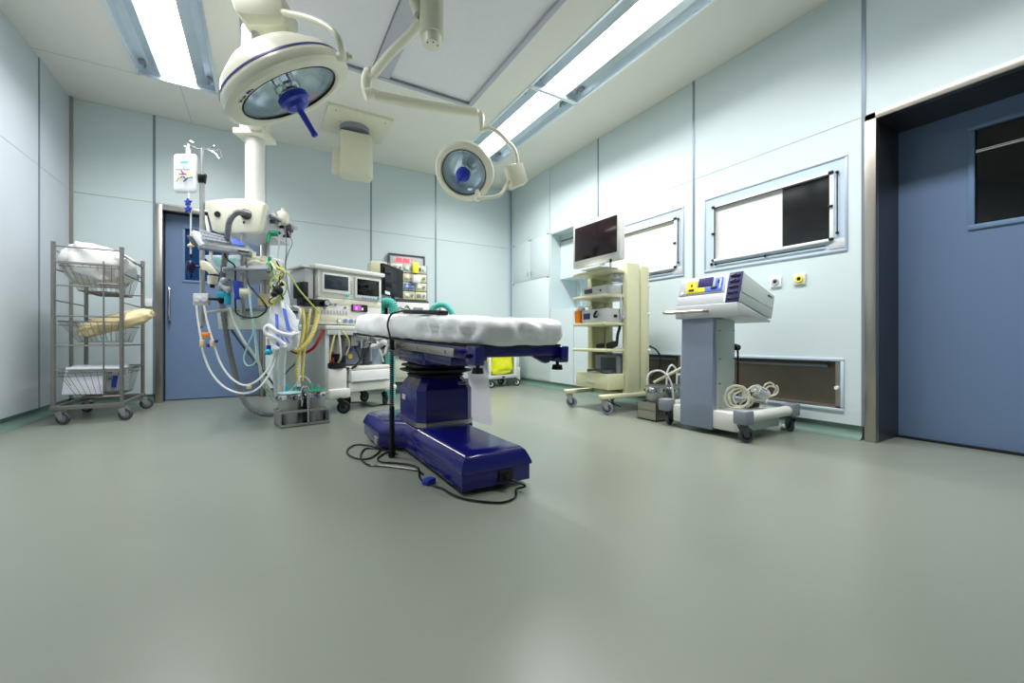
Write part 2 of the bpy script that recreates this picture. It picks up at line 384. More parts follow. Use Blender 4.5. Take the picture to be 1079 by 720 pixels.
# fluorescent fixtures
names = {(-.945, 3.235): 'long lit ceiling lamp in the left row above the wire trolley side', (2.118, 3.235): 'lit ceiling lamp of the right row farther from camera, behind small surgical lamp',
         (2.118, 1.605): 'lit ceiling lamp of the right row nearer the camera, at top edge'}
for x0, x1, y0 in FIX:
    y1 = y0+1.61; cx = (x0+x1)/2
    t = thing('ceiling_light', names.get((x0, y0), 'lit ceiling lamp out of view %s' % ('on the left nearest camera' if x0 < 0 and y0 > 0 else 'behind the camera on the left' if x0 < 0 else 'on the right, added to brighten floor and door')),
              'ceiling light', (cx, (y0+y1)/2, H), 0, 'recessed fluorescent ceiling lights')
    mb = MB()
    mb.bb(x0-.012, x1+.012, y0-.006, y0+.012, H-.008, H+.01); mb.bb(x0-.012, x1+.012, y1-.012, y1+.006, H-.008, H+.01)
    mb.bb(x0-.012, x0+.01, y0, y1, H-.008, H+.01); mb.bb(x1-.01, x1+.012, y0, y1, H-.008, H+.01); build(mb, 'frame', 'alu_line', t)
    mb = MB()                                           # reflector trough
    W = (x1-x0)/2; prof = [(-W+.004, .004), (-W+.03, .06), (-W+.085, .085), (-.13, .03), (-.13, .105), (.13, .105), (.13, .03), (W-.085, .085), (W-.03, .06), (W-.004, .004)]
    b = bmesh.new(); A = [b.verts.new((cx+p, y0+.006, H+z)) for p, z in prof]; B = [b.verts.new((cx+p, y1-.006, H+z)) for p, z in prof]
    for i in range(len(prof)-1): b.faces.new((A[i], B[i], B[i+1], A[i+1]))
    mb.add(b); mb.bb(x0+.003, x1-.003, y0+.002, y0+.006, H, H+.11); mb.bb(x0+.003, x1-.003, y1-.006, y1-.002, H, H+.11)
    build(mb, 'reflector', 'alu', t)
    mb = MB(); b = bmesh.new(); n = 10
    A = []; B = []
    for i in range(n+1):
        a = PI*i/n; px = cx-.125*math.cos(a); pz = H+.062-.030*math.sin(a); A.append(b.verts.new((px, y0+.02, pz))); B.append(b.verts.new((px, y1-.02, pz)))
    for i in range(n): b.faces.new((A[i], A[i+1], B[i+1], B[i]))
    b.faces.new(A[::-1]); b.faces.new(B); mb.add(b); build(mb, 'diffuser', 'tube_glow', t)
    ld = bpy.data.lights.new('tube_bank', 'AREA'); ld.shape = 'RECTANGLE'; ld.size = .24; ld.size_y = y1-y0-.06; ld.energy = TUBE_POWER*(.8 if x0 < 0 else 1)*(1.5 if y0 > 3 else .95 if y0 > 1 else 1.0); ld.spread = math.radians(140 if y0 > 1 else 118); ld.color = (1, .985, .985)
    lo = bpy.data.objects.new('tube_bank', ld); COL.objects.link(lo); lo.parent = t; lo.location = (0, 0, .024)
    for sx in (-1, 1):
        mb = MB()
        for yy in (y0+.12, y1-.12): mb.bb(cx+sx*(W-.05)-.02, cx+sx*(W-.05)+.02, yy-.03, yy+.03, H+.045, H+.07, .004); mb.cyl((cx+sx*(W-.06), yy+.05, H+.07), (cx+sx*(W-.06), yy+.05, H+.03), .008)
        build(mb, 'clip', 'grey', t)

# ---------------------------------------------------------------- right door
mb = MB()
mb.bb(XR-.022, XR+.03, 1.09, 1.149, 0, 2.10, .003); mb.bb(XR-.022, XR+.03, -.56, 1.149, 2.055, 2.10, .003)
mb.bb(XR-.022, XR+.03, -.56, -.5, 0, 2.055, .003)
struct(build(mb, 'trim_door_right_frame', 'steel'), 'steel frame around the wide blue door')
mb = MB(); mb.bb(XR+.03, 3.70, 1.09, 1.11, 0, 2.08); mb.bb(XR+.03, 3.70, -.52, -.5, 0, 2.08); mb.bb(XR+.03, 3.70, -.5, 1.09, 2.055, 2.075)
struct(build(mb, 'trim_door_right_jamb', 'jamb'), 'dark steel reveal of the wide blue door')
DW = (.02, .735, 1.352, 1.925)
mb = back_wall('d', lambda s, z, n: (3.70+n, s, z), -.52, 1.12, .012, 2.1, [DW], 0, .05)
dr = build(mb, 'door_1', 'blue_door'); struct(dr, 'wide blue sliding door at the right with a dark window')
mb = MB()
for q in ((DW[0]-.03, DW[1]+.03, DW[3], DW[3]+.03), (DW[0]-.03, DW[1]+.03, DW[2]-.03, DW[2]), (DW[0]-.03, DW[0], DW[2], DW[3]), (DW[1], DW[1]+.03, DW[2], DW[3])):
    mb.bb(3.69, 3.712, q[0], q[1], q[2], q[3], .003)
build(mb, 'window_frame', 'blue_door2', dr)
mb = MB(); mb.bb(3.715, 3.722, DW[0], DW[1], DW[2], DW[3]); build(mb, 'window_glass', 'black_glass', dr)
mb = MB(); mb.cyl((3.708, DW[0], 1.79), (3.708, DW[1], 1.79), .006); mb.cyl((3.708, DW[0], 1.80), (3.708, DW[1], 1.80), .004); build(mb, 'blind_rod', 'chrome', dr)
mb = MB(); mb.bb(3.66, 3.70, -.5, 1.09, .0005, .012); struct(build(mb, 'trim_door_right_track', 'black'))

# ---------------------------------------------------------------- back door
mb = MB()
mb.bb(-.962, -.905, YB-.03, YB+.04, 0, 2.075, .003); mb.bb(-.905, .002, YB-.03, YB+.04, 2.02, 2.075, .003); mb.bb(-.03, .002, YB-.03, YB+.04, 0, 2.02, .003)
struct(build(mb, 'trim_door_back_frame', 'steel'), 'steel frame around the blue back door')
mb = MB(); mb.bb(-.93, -.903, YB+.04, 5.775, 0, 2.04); mb.bb(-.905, -.03, YB+.04, 5.775, 2.02, 2.045); mb.bb(-.035, -.01, YB+.04, 5.775, 0, 2.02)
struct(build(mb, 'trim_door_back_jamb', 'black'), 'dark reveal of back door')
BW = (-.735, -.32, 1.315, 1.88)
mb = back_wall('d', lambda s, z, n: (s, 5.775+n, z), -.93, -.005, .01, 2.05, [BW], 0, .05)
dr = build(mb, 'door_2', 'blue_door'); struct(dr, 'blue back door behind the ceiling pendant')
mb = MB()
for q in ((BW[0]-.025, BW[1]+.025, BW[3], BW[3]+.025), (BW[0]-.025, BW[1]+.025, BW[2]-.025, BW[2]), (BW[0]-.025, BW[0], BW[2], BW[3]), (BW[1], BW[1]+.025, BW[2], BW[3])):
    mb.bb(q[0], q[1], 5.765, 5.785, q[2], q[3], .003)
build(mb, 'window_frame', 'blue_door2', dr)
mb = MB(); mb.bb(BW[0], BW[1], 5.79, 5.797, BW[2], BW[3]); build(mb, 'window_glass', 'window_blue', dr)
mb = MB(); mb.tube([(-.865, 5.772, .86), (-.865, 5.73, .875), (-.865, 5.715, .91), (-.865, 5.715, 1.18), (-.865, 5.73, 1.215), (-.865, 5.772, 1.23)], .012, 10); build(mb, 'door_handle', 'chrome', dr)
for zz in (5.93,):
    mb = MB(); mb.bb(-.95, .02, 5.83, 5.9, 0, 2.1); struct(build(mb, 'trim_door_back_void', 'black'))
mb = MB(); mb.bb(3.76, 3.8, -.55, 1.15, 0, 2.1); struct(build(mb, 'trim_door_right_void', 'black'))

# ---------------------------------------------------------------- film viewers in the right wall
def viewer(V, dark, label):
    y0, y1, z0, z1 = V
    t = thing('film_viewer', label, 'x-ray viewer', (XR, (y0+y1)/2, z0), 0, 'x-ray film viewers in the right wall')
    mb = MB(); e = .016
    for q in ((y0, y1, z1-e, z1), (y0, y1, z0, z0+e), (y0, y0+e, z0+e, z1-e), (y1-e, y1, z0+e, z1-e)): mb.bb(XR-.008, XR+.02, q[0], q[1], q[2], q[3], .003)
    build(mb, 'surround', 'side_steel', t)
    s0, s1, a, b = y0+.105, y1-.105, z0+.10, z1-.105
    mb = back_wall('v', toR, y0+e, y1-e, z0+e, z1-e, [(s0, s1, a, b)], -.002, .01); build(mb, 'face_panel', 'frame_blue', t)
    if dark:
        mb = MB(); mb.bb(XR+.008, XR+.014, s0, s0+.305, a, b); build(mb, 'dark_screen', 'viewer_dark', t)
        mb = MB(); mb.bb(XR+.008, XR+.014, s0+.309, s1, a, b); build(mb, 'lit_screen', 'viewer', t)
    else:
        mb = MB(); mb.bb(XR+.008, XR+.014, s0, s1, a, b); build(mb, 'lit_screen', 'viewer', t)
    mb = MB(); mb.bb(XR-.012, XR+.004, s0-.005, s1+.005, b, b+.022, .003); mb.bb(XR-.02, XR+.004, s0-.005, s1+.005, a-.02, a, .003)
    mb.bb(XR-.01, XR+.004, s0-.028, s0-.002, a, b, .003); mb.bb(XR-.01, XR+.004, s1+.002, s1+.014, a, b, .003); build(mb, 'film_rail', 'white', t)
    mb = MB(); mb.bb(XR-.013, XR-.009, s0, s1, b-.004, b+.004); mb.bb(XR-.013, XR-.008, s1-.002, s1+.006, a, b); build(mb, 'clip_strip', 'black', t)
    for (yy, z_) in ((s0-.012, b+.012), (s0-.012, a-.005), (s0-.01, (a+b)/2), (s1+.012, b+.01), (s1+.012, a-.008), (s1+.012, (a+b)/2)):
        mb = MB(); mb.bb(XR-.02, XR-.002, yy-.014, yy+.014, z_-.009, z_+.009, .003); build(mb, 'clip', 'black', t)
    mb = MB(); mb.cyl((XR-.014, s0-.05, a+.03), (XR-.014, s0-.05, b+.0), .004)
    mb.ball((XR-.014, s0-.05, a+.03), .011, seg=10); mb.ball((XR-.014, s0-.05, b), .011, seg=10); build(mb, 'slider_rod', 'black', t)
    mb = MB(); mb.cyl((XR-.014, s0+.02, a-.045), (XR-.014, s1-.01, a-.045), .004); mb.ball((XR-.014, (s0+s1)/2, a-.045), .011, seg=10); mb.ball((XR-.014, s1-.01, a-.045), .011, seg=10)
    mb.ball((XR-.01, s1+.03, a-.04), .013, seg=10); build(mb, 'slider_rod', 'black', t)
    mb = MB(); mb.bb(XR-.006, XR, s0-.10, s0-.0, a-.075, a-.012, .002); build(mb, 'switch_plate', 'lgrey', t)
viewer(V1, True, 'x-ray film viewer with a black right third, on the wall nearest the wide blue door')
viewer(V2, False, 'all white x-ray film viewer on the wall behind the flat screen monitor')

# ---------------------------------------------------------------- low recesses
def recess(V, label):
    y0, y1, z0, z1 = V
    t = thing('wall_recess', label, 'wall recess', (XR, (y0+y1)/2, z0), 0, 'low steel recesses in the right wall')
    mb = MB(); e = .02
    for q in ((y0-e, y1+e, z1, z1+e), (y0-e, y1+e, z0-e, z0), (y0-e, y0, z0, z1), (y1, y1+e, z0, z1)): mb.bb(XR-.008, XR+.02, q[0], q[1], q[2], q[3], .003)
    build(mb, 'surround', 'frame_blue', t)
    mb = MB(); e = .002
    mb.bb(XR+.11, XR+.115, y0, y1, z0, z1); mb.bb(XR+.02, XR+.11, y0, y0+.01, z0, z1); mb.bb(XR+.02, XR+.11, y1-.01, y1, z0, z1)
    mb.bb(XR+.02, XR+.11, y0, y1, z0, z0+.01); mb.bb(XR+.02, XR+.11, y0, y1, z1-.01, z1); build(mb, 'liner', 'recess', t)
    mb = MB(); mb.cyl((XR+.07, y0+.1, z1-.035), (XR+.07, y1-.1, z1-.035), .014); build(mb, 'rail', 'grey', t)
    mb = MB(); mb.bb(XR+.0, XR+.03, y0, y0+.03, z0, z1); mb.bb(XR+.0, XR+.03, y0, y1, z0, z0+.012); build(mb, 'grille_edge', 'steel', t)
    mb = MB(); mb.cyl((XR-.02, y0+.02, (z0+z1)/2-.02), (XR+.01, y0+.02, (z0+z1)/2-.02), .012, seg=12); build(mb, 'knob', 'white', t)
recess(L1, 'low dark steel recess in the wall behind the grey generator cart')
recess(L2, 'low dark steel recess in the wall behind the steel buckets')

# ---------------------------------------------------------------- niche and cupboard doors
y0, y1, z0, z1 = NICHE
t = thing('wall_niche', 'pale aqua built in niche with open shelf behind the equipment tower', 'shelf', (XR, (y0+y1)/2, z0))
mb = MB(); mb.bb(XR+.44, XR+.46, y0, y1, z0, z1); mb.bb(XR+.0, XR+.45, y0, y0+.012, z0, z1); mb.bb(XR, XR+.45, y1-.012, y1, z0, z1); mb.bb(XR, XR+.45, y0, y1, z0, z0+.012); mb.bb(XR, XR+.45, y0, y1, z1-.012, z1)
build(mb, 'liner', 'wall', t)
mb = MB(); mb.bb(XR+.16, XR+.45, y0+.013, y1-.013, 1.49, 1.505); build(mb, 'shelf', 'wall', t)
mb = MB(); mb.bb(XR+.16, XR+.175, y0+.013, y1-.013, 1.505, z1-.013); build(mb, 'upper_panel', 'wall', t)
mb = MB(); mb.bb(XR+.155, XR+.16, y0+.1, y1-.03, z1-.10, z1-.085); build(mb, 'latch', 'dgrey', t)
mb = MB(); mb.bb(XR+.3, XR+.31, 4.32, 4.33, z0+.013, 1.49); build(mb, 'divider', 'wall', t)
for (a, b, c, d, nm) in ((4.63, 5.09, 1.535, 2.11, 'upper left'), (5.10, 5.575, 1.535, 2.11, 'upper right'), (4.63, 5.575, .11, 1.515, 'tall lower')):
    mb = MB(); mb.bb(XR-.006, XR+.0, a, b, c, d, .002)
    o = {'upper left': 'small pale aqua upper cupboard door nearest the open niche', 'upper right': 'small pale aqua upper cupboard door nearest the far corner', 'tall lower': 'tall pale aqua lower cupboard door behind the yellow bag cart'}[nm]
    t = thing('cupboard_door', o, 'cupboard door', (XR, (a+b)/2, c), 0, 'aqua cupboard doors in the right wall')
    build(mb, 'door_panel', 'wall', t)
    mb = MB()
    for yy in (a+.02, b-.02): mb.bb(XR-.012, XR-.004, yy-.015, yy+.015, d-.006, d+.006, .002)
    build(mb, 'hinge', 'dgrey', t)
    mb = MB()
    hy = {'upper left': 5.05, 'upper right': 5.14, 'tall lower': 5.05}[nm]; hz = {'tall lower': .8}.get(nm, 1.62)
    mb.cyl((XR-.02, hy, hz-.03), (XR-.02, hy, hz+.03), .006, seg=10); mb.cyl((XR-.022, hy, hz-.02), (XR-.004, hy, hz-.02), .005, seg=8); mb.cyl((XR-.022, hy, hz+.02), (XR-.004, hy, hz+.02), .005, seg=8); build(mb, 'handle', 'chrome', t)
mb = MB(); mb.bb(XR-.002, XR+.001, 4.108, 4.112, .11, 1.04); struct(build(mb, 'trim_%d' % k, 'seam')); k += 1

# sockets
for y, lab, ring in ((1.697, 'square white wall socket with black centre and white ring', 'chrome'), (1.534, 'square white wall socket with a yellow ring', 'yellow')):
    t = thing('wall_socket', lab, 'socket', (XR, y, 1.06), 0, 'earth sockets below the film viewer')
    mb = MB(); mb.bb(XR-.012, XR, y-.04, y+.04, 1.055, 1.135, .004); build(mb, 'plate', 'cream2' if ring == 'yellow' else 'white', t)
    mb = MB(); mb.lathe([(.014, 0), (.014, .008), (.024, .008), (.026, 0)], xf((XR-.012, y, 1.097), (0, -PI/2, 0)), 24); build(mb, 'ring', ring, t)
    mb = MB(); mb.cyl((XR-.019, y, 1.097), (XR-.012, y, 1.097), .014); build(mb, 'hole', 'black', t)
mb = MB(); mb.bb(-1.005, -.985, YB-.035, YB-.004, 1.0, 1.08, .004); mb.bb(-1.06, -1.005, YB-.03, YB-.004, 1.0, 1.08, .004)
single(mb, 'wall_switch', 'white', 'small white switch box on back wall between trolley and blue door', 'switch')
mb = MB(); mb.bb(2.16, 2.30, YB-.06, YB-.004, 1.0, 1.12, .006); mb.cyl((2.2, YB-.06, 1.06), (2.2, YB-.09, 1.06), .02)
single(mb, 'wall_outlet', 'off_white', 'small off white gas outlet on back wall above the operating table', 'outlet')

# ---------------------------------------------------------------- ceiling camera stub
t = thing('ceiling_mount', 'square cream ceiling plate with a stubby hanging cover beyond the surgical lamps', 'ceiling mount', (.87, 4.72, H))
mb = MB(); mb.bb(.55, 1.19, 4.45, 5.05, H-.03, H, .004); build(mb, 'plate', 'cream2', t)
mb = MB(); mb.cyl((.86, 4.80, H-.08), (.86, 4.80, H-.03), .15, seg=32); build(mb, 'shadow_gap', 'grey', t)
mb = MB(); mb.prism([(-.17, -.11), (.12, -.13), (.18, -.02), (.18, .12), (-.1, .16), (-.17, .05)], .44, xf((.87, 4.80, 2.44)), .012)
mb.bb(.64, .74, 4.76, 4.92, 2.46, 2.70, .01); build(mb, 'cover', 'cream2', t)
mb = MB()
for p in ((.63, 4.52), (1.12, 4.52), (.7, 4.72), (1.0, 4.9)): mb.cyl((p[0], p[1], H-.034), (p[0], p[1], H-.029), .007, seg=8)
build(mb, 'screw', 'dgrey', t)

# ================================================================ shared little builders
def caster(par, x, y, R=.055, ztop=.13, ang=0, tyre='black', hub='grey', fork='steel2', w_=.022):
    T = wm(par); 
    T = T @ Matrix.Translation((x, y, 0)) @ Matrix.Rotation(ang, 4, 'Z')
    mb = MB(T); off = R*.45
    for s_ in (-1, 1): mb.prism([(off-.014, R-.012), (off+.014, R-.012), (.03, ztop-.02), (-.025, ztop-.02)], .004, Matrix.Translation((0, s_*(w_/2+.006)+.002, 0)) @ xf(rot=(PI/2, 0, 0)))
    mb.box((0, 0, ztop-.014), (.055, w_+.02, .012), .002); mb.cyl((0, 0, ztop-.012), (0, 0, ztop), .014, seg=12); mb.cyl((off, -w_/2-.012, R), (off, w_/2+.012, R), .007, seg=10)
    c = build(mb, 'caster', fork, par)
    mb = MB(T); X = Matrix.Translation((off, 0, R)) @ xf(rot=(PI/2, 0, 0)); h = w_/2
    mb.lathe([(R*.62, -h), (R*.9, -h), (R-.001, -h*.6), (R-.001, h*.6), (R*.9, h), (R*.62, h)], X, 24)
    mb.lathe([(0, -h*.8), (R*.25, -h*.9), (R*.62, -h*.6), (R*.62, h*.6), (R*.25, h*.9), (0, h*.8)], X, 24, mi=1)
    build(mb, 'wheel', [tyre, hub], c)
    return c
def cable(name, label, cat, pts, r, m, group=None, smooth=6, ribs=0, seg=8, origin=None):
    mb = MB(); mb.tube(pts, r, seg, smooth, ribs=ribs); return single(mb, name, m, label, cat, group)
def part_cable(name, par, pts, r, m, smooth=6, ribs=0, seg=8, label=None):
    mb = MB(); mb.tube(pts, r, seg, smooth, ribs=ribs); return build(mb, name, m, par, label)

# ================================================================ OPERATING TABLE
t = thing('operating_table', 'navy blue operating table on a heavy boxed base in the middle of room', 'operating table', (.872, 2.3, 0))
mb = MB()                                               # base, lower skirt
poly = [(.705, 1.585), (1.04, 1.585), (1.04, 2.42), (1.17, 2.48), (1.17, 2.93), (.585, 2.93), (.585, 2.50), (.705, 2.42)]
mb.prism(poly, .075, Matrix.Translation((0, 0, .022)), .006)
build(mb, 'base_skirt', 'table_blue', t)
mb = MB()
def inset(P, d):
    cx = sum(p[0] for p in P)/len(P); cy = sum(p[1] for p in P)/len(P); out = []
    n = len(P)
    for i in range(n):
        a = Vector(P[i-1]); b = Vector(P[i]); c = Vector(P[(i+1) % n])
        n1 = Vector((-(b-a).y, (b-a).x)).normalized(); n2 = Vector((-(c-b).y, (c-b).x)).normalized()
        m = (n1+n2).normalized(); out.append(b+m*d/max(.5, m.dot(n1)))
    return out
def stack(levels, mb, mi=0):
    b = bmesh.new(); R = [[b.verts.new((p[0], p[1], z)) for p in P] for P, z in levels]; n = len(R[0])
    for j in range(len(R)-1):
        for i in range(n): b.faces.new((R[j][i], R[j][(i+1) % n], R[j+1][(i+1) % n], R[j+1][i]))
    b.faces.new(R[0][::-1]); b.faces.new(R[-1]); bmesh.ops.recalc_face_normals(b, faces=b.faces); mb.add(b, mi=mi)
P0 = inset(poly, -.006)
lev = [(P0, .094), (P0, .105), (inset(P0, .012), .135), (inset(P0, .022), .155), (inset(P0, .036), .168), (inset(P0, .052), .175), (inset(P0, .07), .178)]
stack(lev, mb); build(mb, 'base_cover', 'table_blue', t, sharp=.9)
mb = MB()
for x, y in ((.64, 2.58), (1.11, 2.58), (.64, 2.86), (1.11, 2.86), (.79, 1.75), (.96, 1.75)): mb.cyl((x-.015, y, .024), (x+.015, y, .024), .024, seg=16)
build(mb, 'base_roller', 'black', t)
mb = MB(); mb.bb(.575, .59, 2.52, 2.60, .028, .075, .003); build(mb, 'foot_pedal', 'steel2', t)
mb = MB(); mb.bb(.875, .945, 1.572, 1.588, .035, .085, .004); mb.cyl((.91, 1.545, .055), (.91, 1.575, .055), .013, seg=12); build(mb, 'power_inlet', 'black', t)
# column
def rr(x0, x1, y0, y1, c):
    return [(x0+c, y0), (x1-c, y0), (x1, y0+c), (x1, y1-c), (x1-c, y1), (x0+c, y1), (x0, y1-c), (x0, y0+c)]
mb = MB(); cx0, cx1, cy0, cy1 = .725, 1.055, 2.20, 2.60
stack([(rr(cx0, cx1, cy0, cy1, .04), .195), (rr(cx0, cx1, cy0, cy1, .04), .37), (rr(cx0+.006, cx1-.006, cy0+.006, cy1-.006, .04), .385), (rr(cx0+.05, cx1-.05, cy0+.05, cy1-.05, .035), .455), (rr(cx0+.06, cx1-.06, cy0+.06, cy1-.06, .03), .458)], mb)
build(mb, 'column_cover', 'table_blue', t, sharp=.4)
mb = MB(); stack([(rr(cx0-.006, cx1+.006, cy0-.006, cy1+.006, .044), .172), (rr(cx0-.006, cx1+.006, cy0-.006, cy1+.006, .044), .196)], mb); build(mb, 'column_trim', 'steel', t)
mb = MB()
for i, (z, e) in enumerate(((.44, .03), (.455, .0), (.47, .035), (.485, .0), (.50, .035), (.515, .005), (.53, .04), (.545, .02))):
    pass
zz = [(.43, .07), (.436, .035), (.452, .025), (.458, .045), (.463, .012), (.472, -.006), (.482, -.008), (.489, .02), (.493, .022), (.499, .0), (.512, .004), (.518, .03), (.53, .028), (.548, .05)]
stack([(rr(cx0+e, cx1-e, cy0+e, cy1-e, .06), z) for z, e in zz], mb); build(mb, 'bellows', 'black', t, sharp=.5)
mb = MB(); mb.bb(.965, 1.02, 2.238, 2.243, .395, .41, .001, mi=0); pl = build(MB().box((.99, 2.213, .405), (.06, .006, .018), .002, (math.radians(-30), 0, 0)), 'name_plate', 'steel2', t)
mb.bm.free()
mb = MB(xf((.99, 2.208, .4055), (PI/2-math.radians(30), 0, 0))); mb.bb(-.022, .012, -.003, .003, 0, .0012); mb.bb(.016, .018, -.006, .006, 0, .0012); build(mb, 'print', 'dark_blue', pl)
mb = MB(); mb.bb(.719, .727, 2.44, 2.50, .30, .33, .003); build(mb, 'side_label', 'lgrey', t)
# tilted top, own frame: origin near left hinge, +y to the head end
TILT = math.radians(2.3)
TT = Matrix.Translation((.97, 1.56, .60)) @ Matrix.Rotation(math.radians(4), 4, 'Z') @ Matrix.Rotation(TILT, 4, 'X')
mb = MB(TT)
mb.bb(-.225, -.165, 0, 1.15, -.035, .02, .006); mb.bb(.165, .225, 0, 1.15, -.035, .02, .006); mb.bb(-.17, .17, .50, 1.08, -.05, .015, .008)
mb.bb(-.225, .225, -.02, .03, -.02, .022, .005)
build(mb, 'top_frame', 'table_blue', t)
mb = MB(TT); mb.bb(-.205, -.05, .26, 1.0, -.082, -.03, .012); mb.bb(-.19, .06, .60, 1.0, -.11, -.06, .01); build(mb, 'carriage', 'table_blue', t)
mb = MB(TT); mb.bb(-.225, .225, -.02, 1.95, .019, .034, .005); build(mb, 'pad_board', 'black', t)
for sx in (-1, 1):                                      # hinge blocks with knobs at the near corners
    mb = MB(TT); mb.bb(sx*.25, sx*.205, -.045, .04, -.05, .026, .006); mb.cyl((sx*.25, .0, -.012), (sx*.256, .0, -.012), .012, seg=14); h = build(mb, 'hinge_block', 'table_blue', t)
    mb = MB(TT); mb.cyl((sx*.215, -.005, -.065), (sx*.215, -.005, -.05), .008, seg=10); mb.cyl((sx*.215, -.005, -.085), (sx*.215, -.005, -.063), .026, .022, seg=16); build(mb, 'knob', 'black', h)
    mb = MB(TT); mb.cyl((sx*.245, 0, -.012), (sx*.275, 0, -.012), .011, seg=12); build(mb, 'pin', 'dark_blue', h)
mb = MB(TT); mb.prism([(-.03, 0), (.08, 0), (.07, -.03), (.045, -.036)], .03, Matrix.Translation((.09, .012, -.018)) @ xf(rot=(PI/2, 0, 0)), .003); build(mb, 'leg_bracket', 'dark_blue', t)
mb = MB(TT); mb.bb(-.17, .14, .02, .25, .0, .018, .004); mb.tube([(-.1, .02, -.004), (.0, .0, .0), (.13, -.01, -.01)], .005, 6); build(mb, 'underside_tray', 'dark_blue', t)
mb = MB(TT); mb.bb(-.275, -.262, .10, .86, -.025, .012, .002); r_ = build(mb, 'side_rail', 'steel', t)
mb = MB(TT)
for yy in (.18, .34, .50, .70): mb.cyl((-.262, yy, -.006), (-.22, yy, -.006), .012, seg=12); mb.cyl((-.279, yy, -.006), (-.274, yy, -.006), .007, seg=10)
build(mb, 'rail_spacer', 'steel2', r_)
mb = MB(TT); mb.bb(.262, .275, .10, .86, -.025, .012, .002); build(mb, 'side_rail', 'steel', t)
mb = MB(TT); mb.bb(-.29, -.25, .84, .92, -.055, .02, .006); mb.bb(-.285, -.255, .80, .84, -.07, .01, .004, mi=1); mb.cyl((-.30, .88, -.02), (-.27, .88, -.02), .014, mi=1); build(mb, 'rail_clamp', ['steel2', 'off_white'], t)
mb = MB(TT); mb.tube([(-.27, .93, -.01), (-.28, 1.0, -.0), (-.285, 1.08, -.025), (-.285, 1.2, -.035)], .018, 10); mb.tube([(-.285, .93, -.03), (-.3, .9, -.07)], .012, 8); build(mb, 'clamp_handle', 'off_white', t)
mb = MB(TT); mb.bb(-.235, -.20, 1.12, 1.78, -.02, .02, .005); mb.bb(.20, .235, 1.12, 1.78, -.02, .02, .005)
mb.bb(-.25, -.19, 1.2, 1.28, -.05, .01, .004); mb.bb(-.25, -.2, 1.44, 1.52, -.05, .02, .004); mb.cyl((-.29, 1.3, -.02), (-.22, 1.3, -.02), .014); mb.cyl((-.28, 1.46, -.06), (-.28, 1.46, .0), .012); mb.bb(-.29, -.2, 1.60, 1.64, -.03, .0, .003)
build(mb, 'head_rail', 'chrome', t)
# hanging sheet below the right side
mb = MB(); b = bmesh.new(); R = []
for j in range(13):
    f = j/12; row = []
    for i in range(9):
        g = i/8; yy = 2.10+.28*g-.03*f; xx = 1.085+.008*math.sin(g*7+f*2)+.012*f; row.append(b.verts.new((xx, yy, .555-f*(.38+.02*g))))
    R.append(row)
for j in range(12):
    for i in range(8): b.faces.new((R[j][i], R[j][i+1], R[j+1][i+1], R[j+1][i]))
bmesh.ops.solidify(b, geom=b.faces[:], thickness=.004); mb.add(b)
single(mb, 'hanging_cloth', 'sheet', 'pale lilac white cloth hanging down behind the blue table column', 'cloth')

# white sheet over mattress
def table_sheet():
    b = bmesh.new(); W, L = .268, 2.06; nb = 200; y_c = L/2-.085
    def bnd(a, W_, L_, n_=5.0):
        c, s_ = math.cos(a), math.sin(a)
        k_ = (abs(c)**n_+abs(s_)**n_)**(-1/n_); return Vector((c*k_*W_, s_*k_*L_))
    def top(y):
        s_ = max(0, min(1, (y-.25)/.5)); e_ = max(0, (y-1.55)/.45)
        return .148+.022*s_*s_*(3-2*s_)-.012*e_*e_
    prof = [(0, 1), (.35, 1), (.62, 1), (.8, .99), (.9, .96), (.96, .88), (.99, .75), (1.0, .6), (1.0, .45), (1.0, .3), (.985, .17), (.95, .06), (.88, .01), (.7, 0)]
    R = []
    for k_, zf in prof:
        row = []
        for i in range(nb):
            a = 2*PI*i/nb; p = bnd(a, W*k_, (L/2)*(1-(1-k_)*.35) if k_ > .5 else (L/2)*k_*1.65*.82)
            y = p.y+y_c; h_ = top(y)
            z = .030+zf*(h_-.030)
            n = noise.noise(Vector((p.x*7, y*5, zf*1.5)))*.012 + noise.noise(Vector((p.x*16+3, y*13, zf*3)))*.009 - abs(noise.noise(Vector((p.x*11, y*11, zf*2.5+5))))*.03*max(.15, 1-y*.9)
            fold = 0
            if k_ > .9:
                for yc, wd, am in ((-.02, .04, .022), (.06, .018, -.014), (.12, .02, .02), (.18, .014, -.016), (.27, .03, .02), (.335, .012, -.018), (.38, .02, .016), (.55, .05, .01), (1.7, .06, .01)):
                    fold += am*1.15*math.exp(-((y+zf*.06-yc)/wd)**2)*(1-abs(zf-.4))
            d_ = Vector((p.x/W, (p.y/(L/2))**3 if abs(p.y) > 0 else 0))
            if d_.length > 0: d_.normalize()
            q = Vector((p.x+d_.x*(n+fold), y+d_.y*(n+fold*.6), z+n*(1.0 if zf > .8 else .3)))
            if zf < .1: q.z += .008*noise.noise(Vector((y*9, p.x*9, 1)))
            row.append(b.verts.new(q))
        R.append(row)
    for j in range(len(R)-1):
        for i in range(nb):
            A = (R[j][i], R[j+1][i], R[j+1][(i+1) % nb], R[j][(i+1) % nb])
            try: b.faces.new(A)
            except ValueError: pass
    bmesh.ops.remove_doubles(b, verts=b.verts, dist=1e-5)
    b.faces.new(R[-1][::-1])
    bmesh.ops.recalc_face_normals(b, faces=b.faces); return b
mb = MB(); mb.add(table_sheet(), TT)
single(mb, 'bed_sheet', 'sheet', 'white wrinkled sheet wrapped over the operating table mattress', 'sheet', sharp=3)

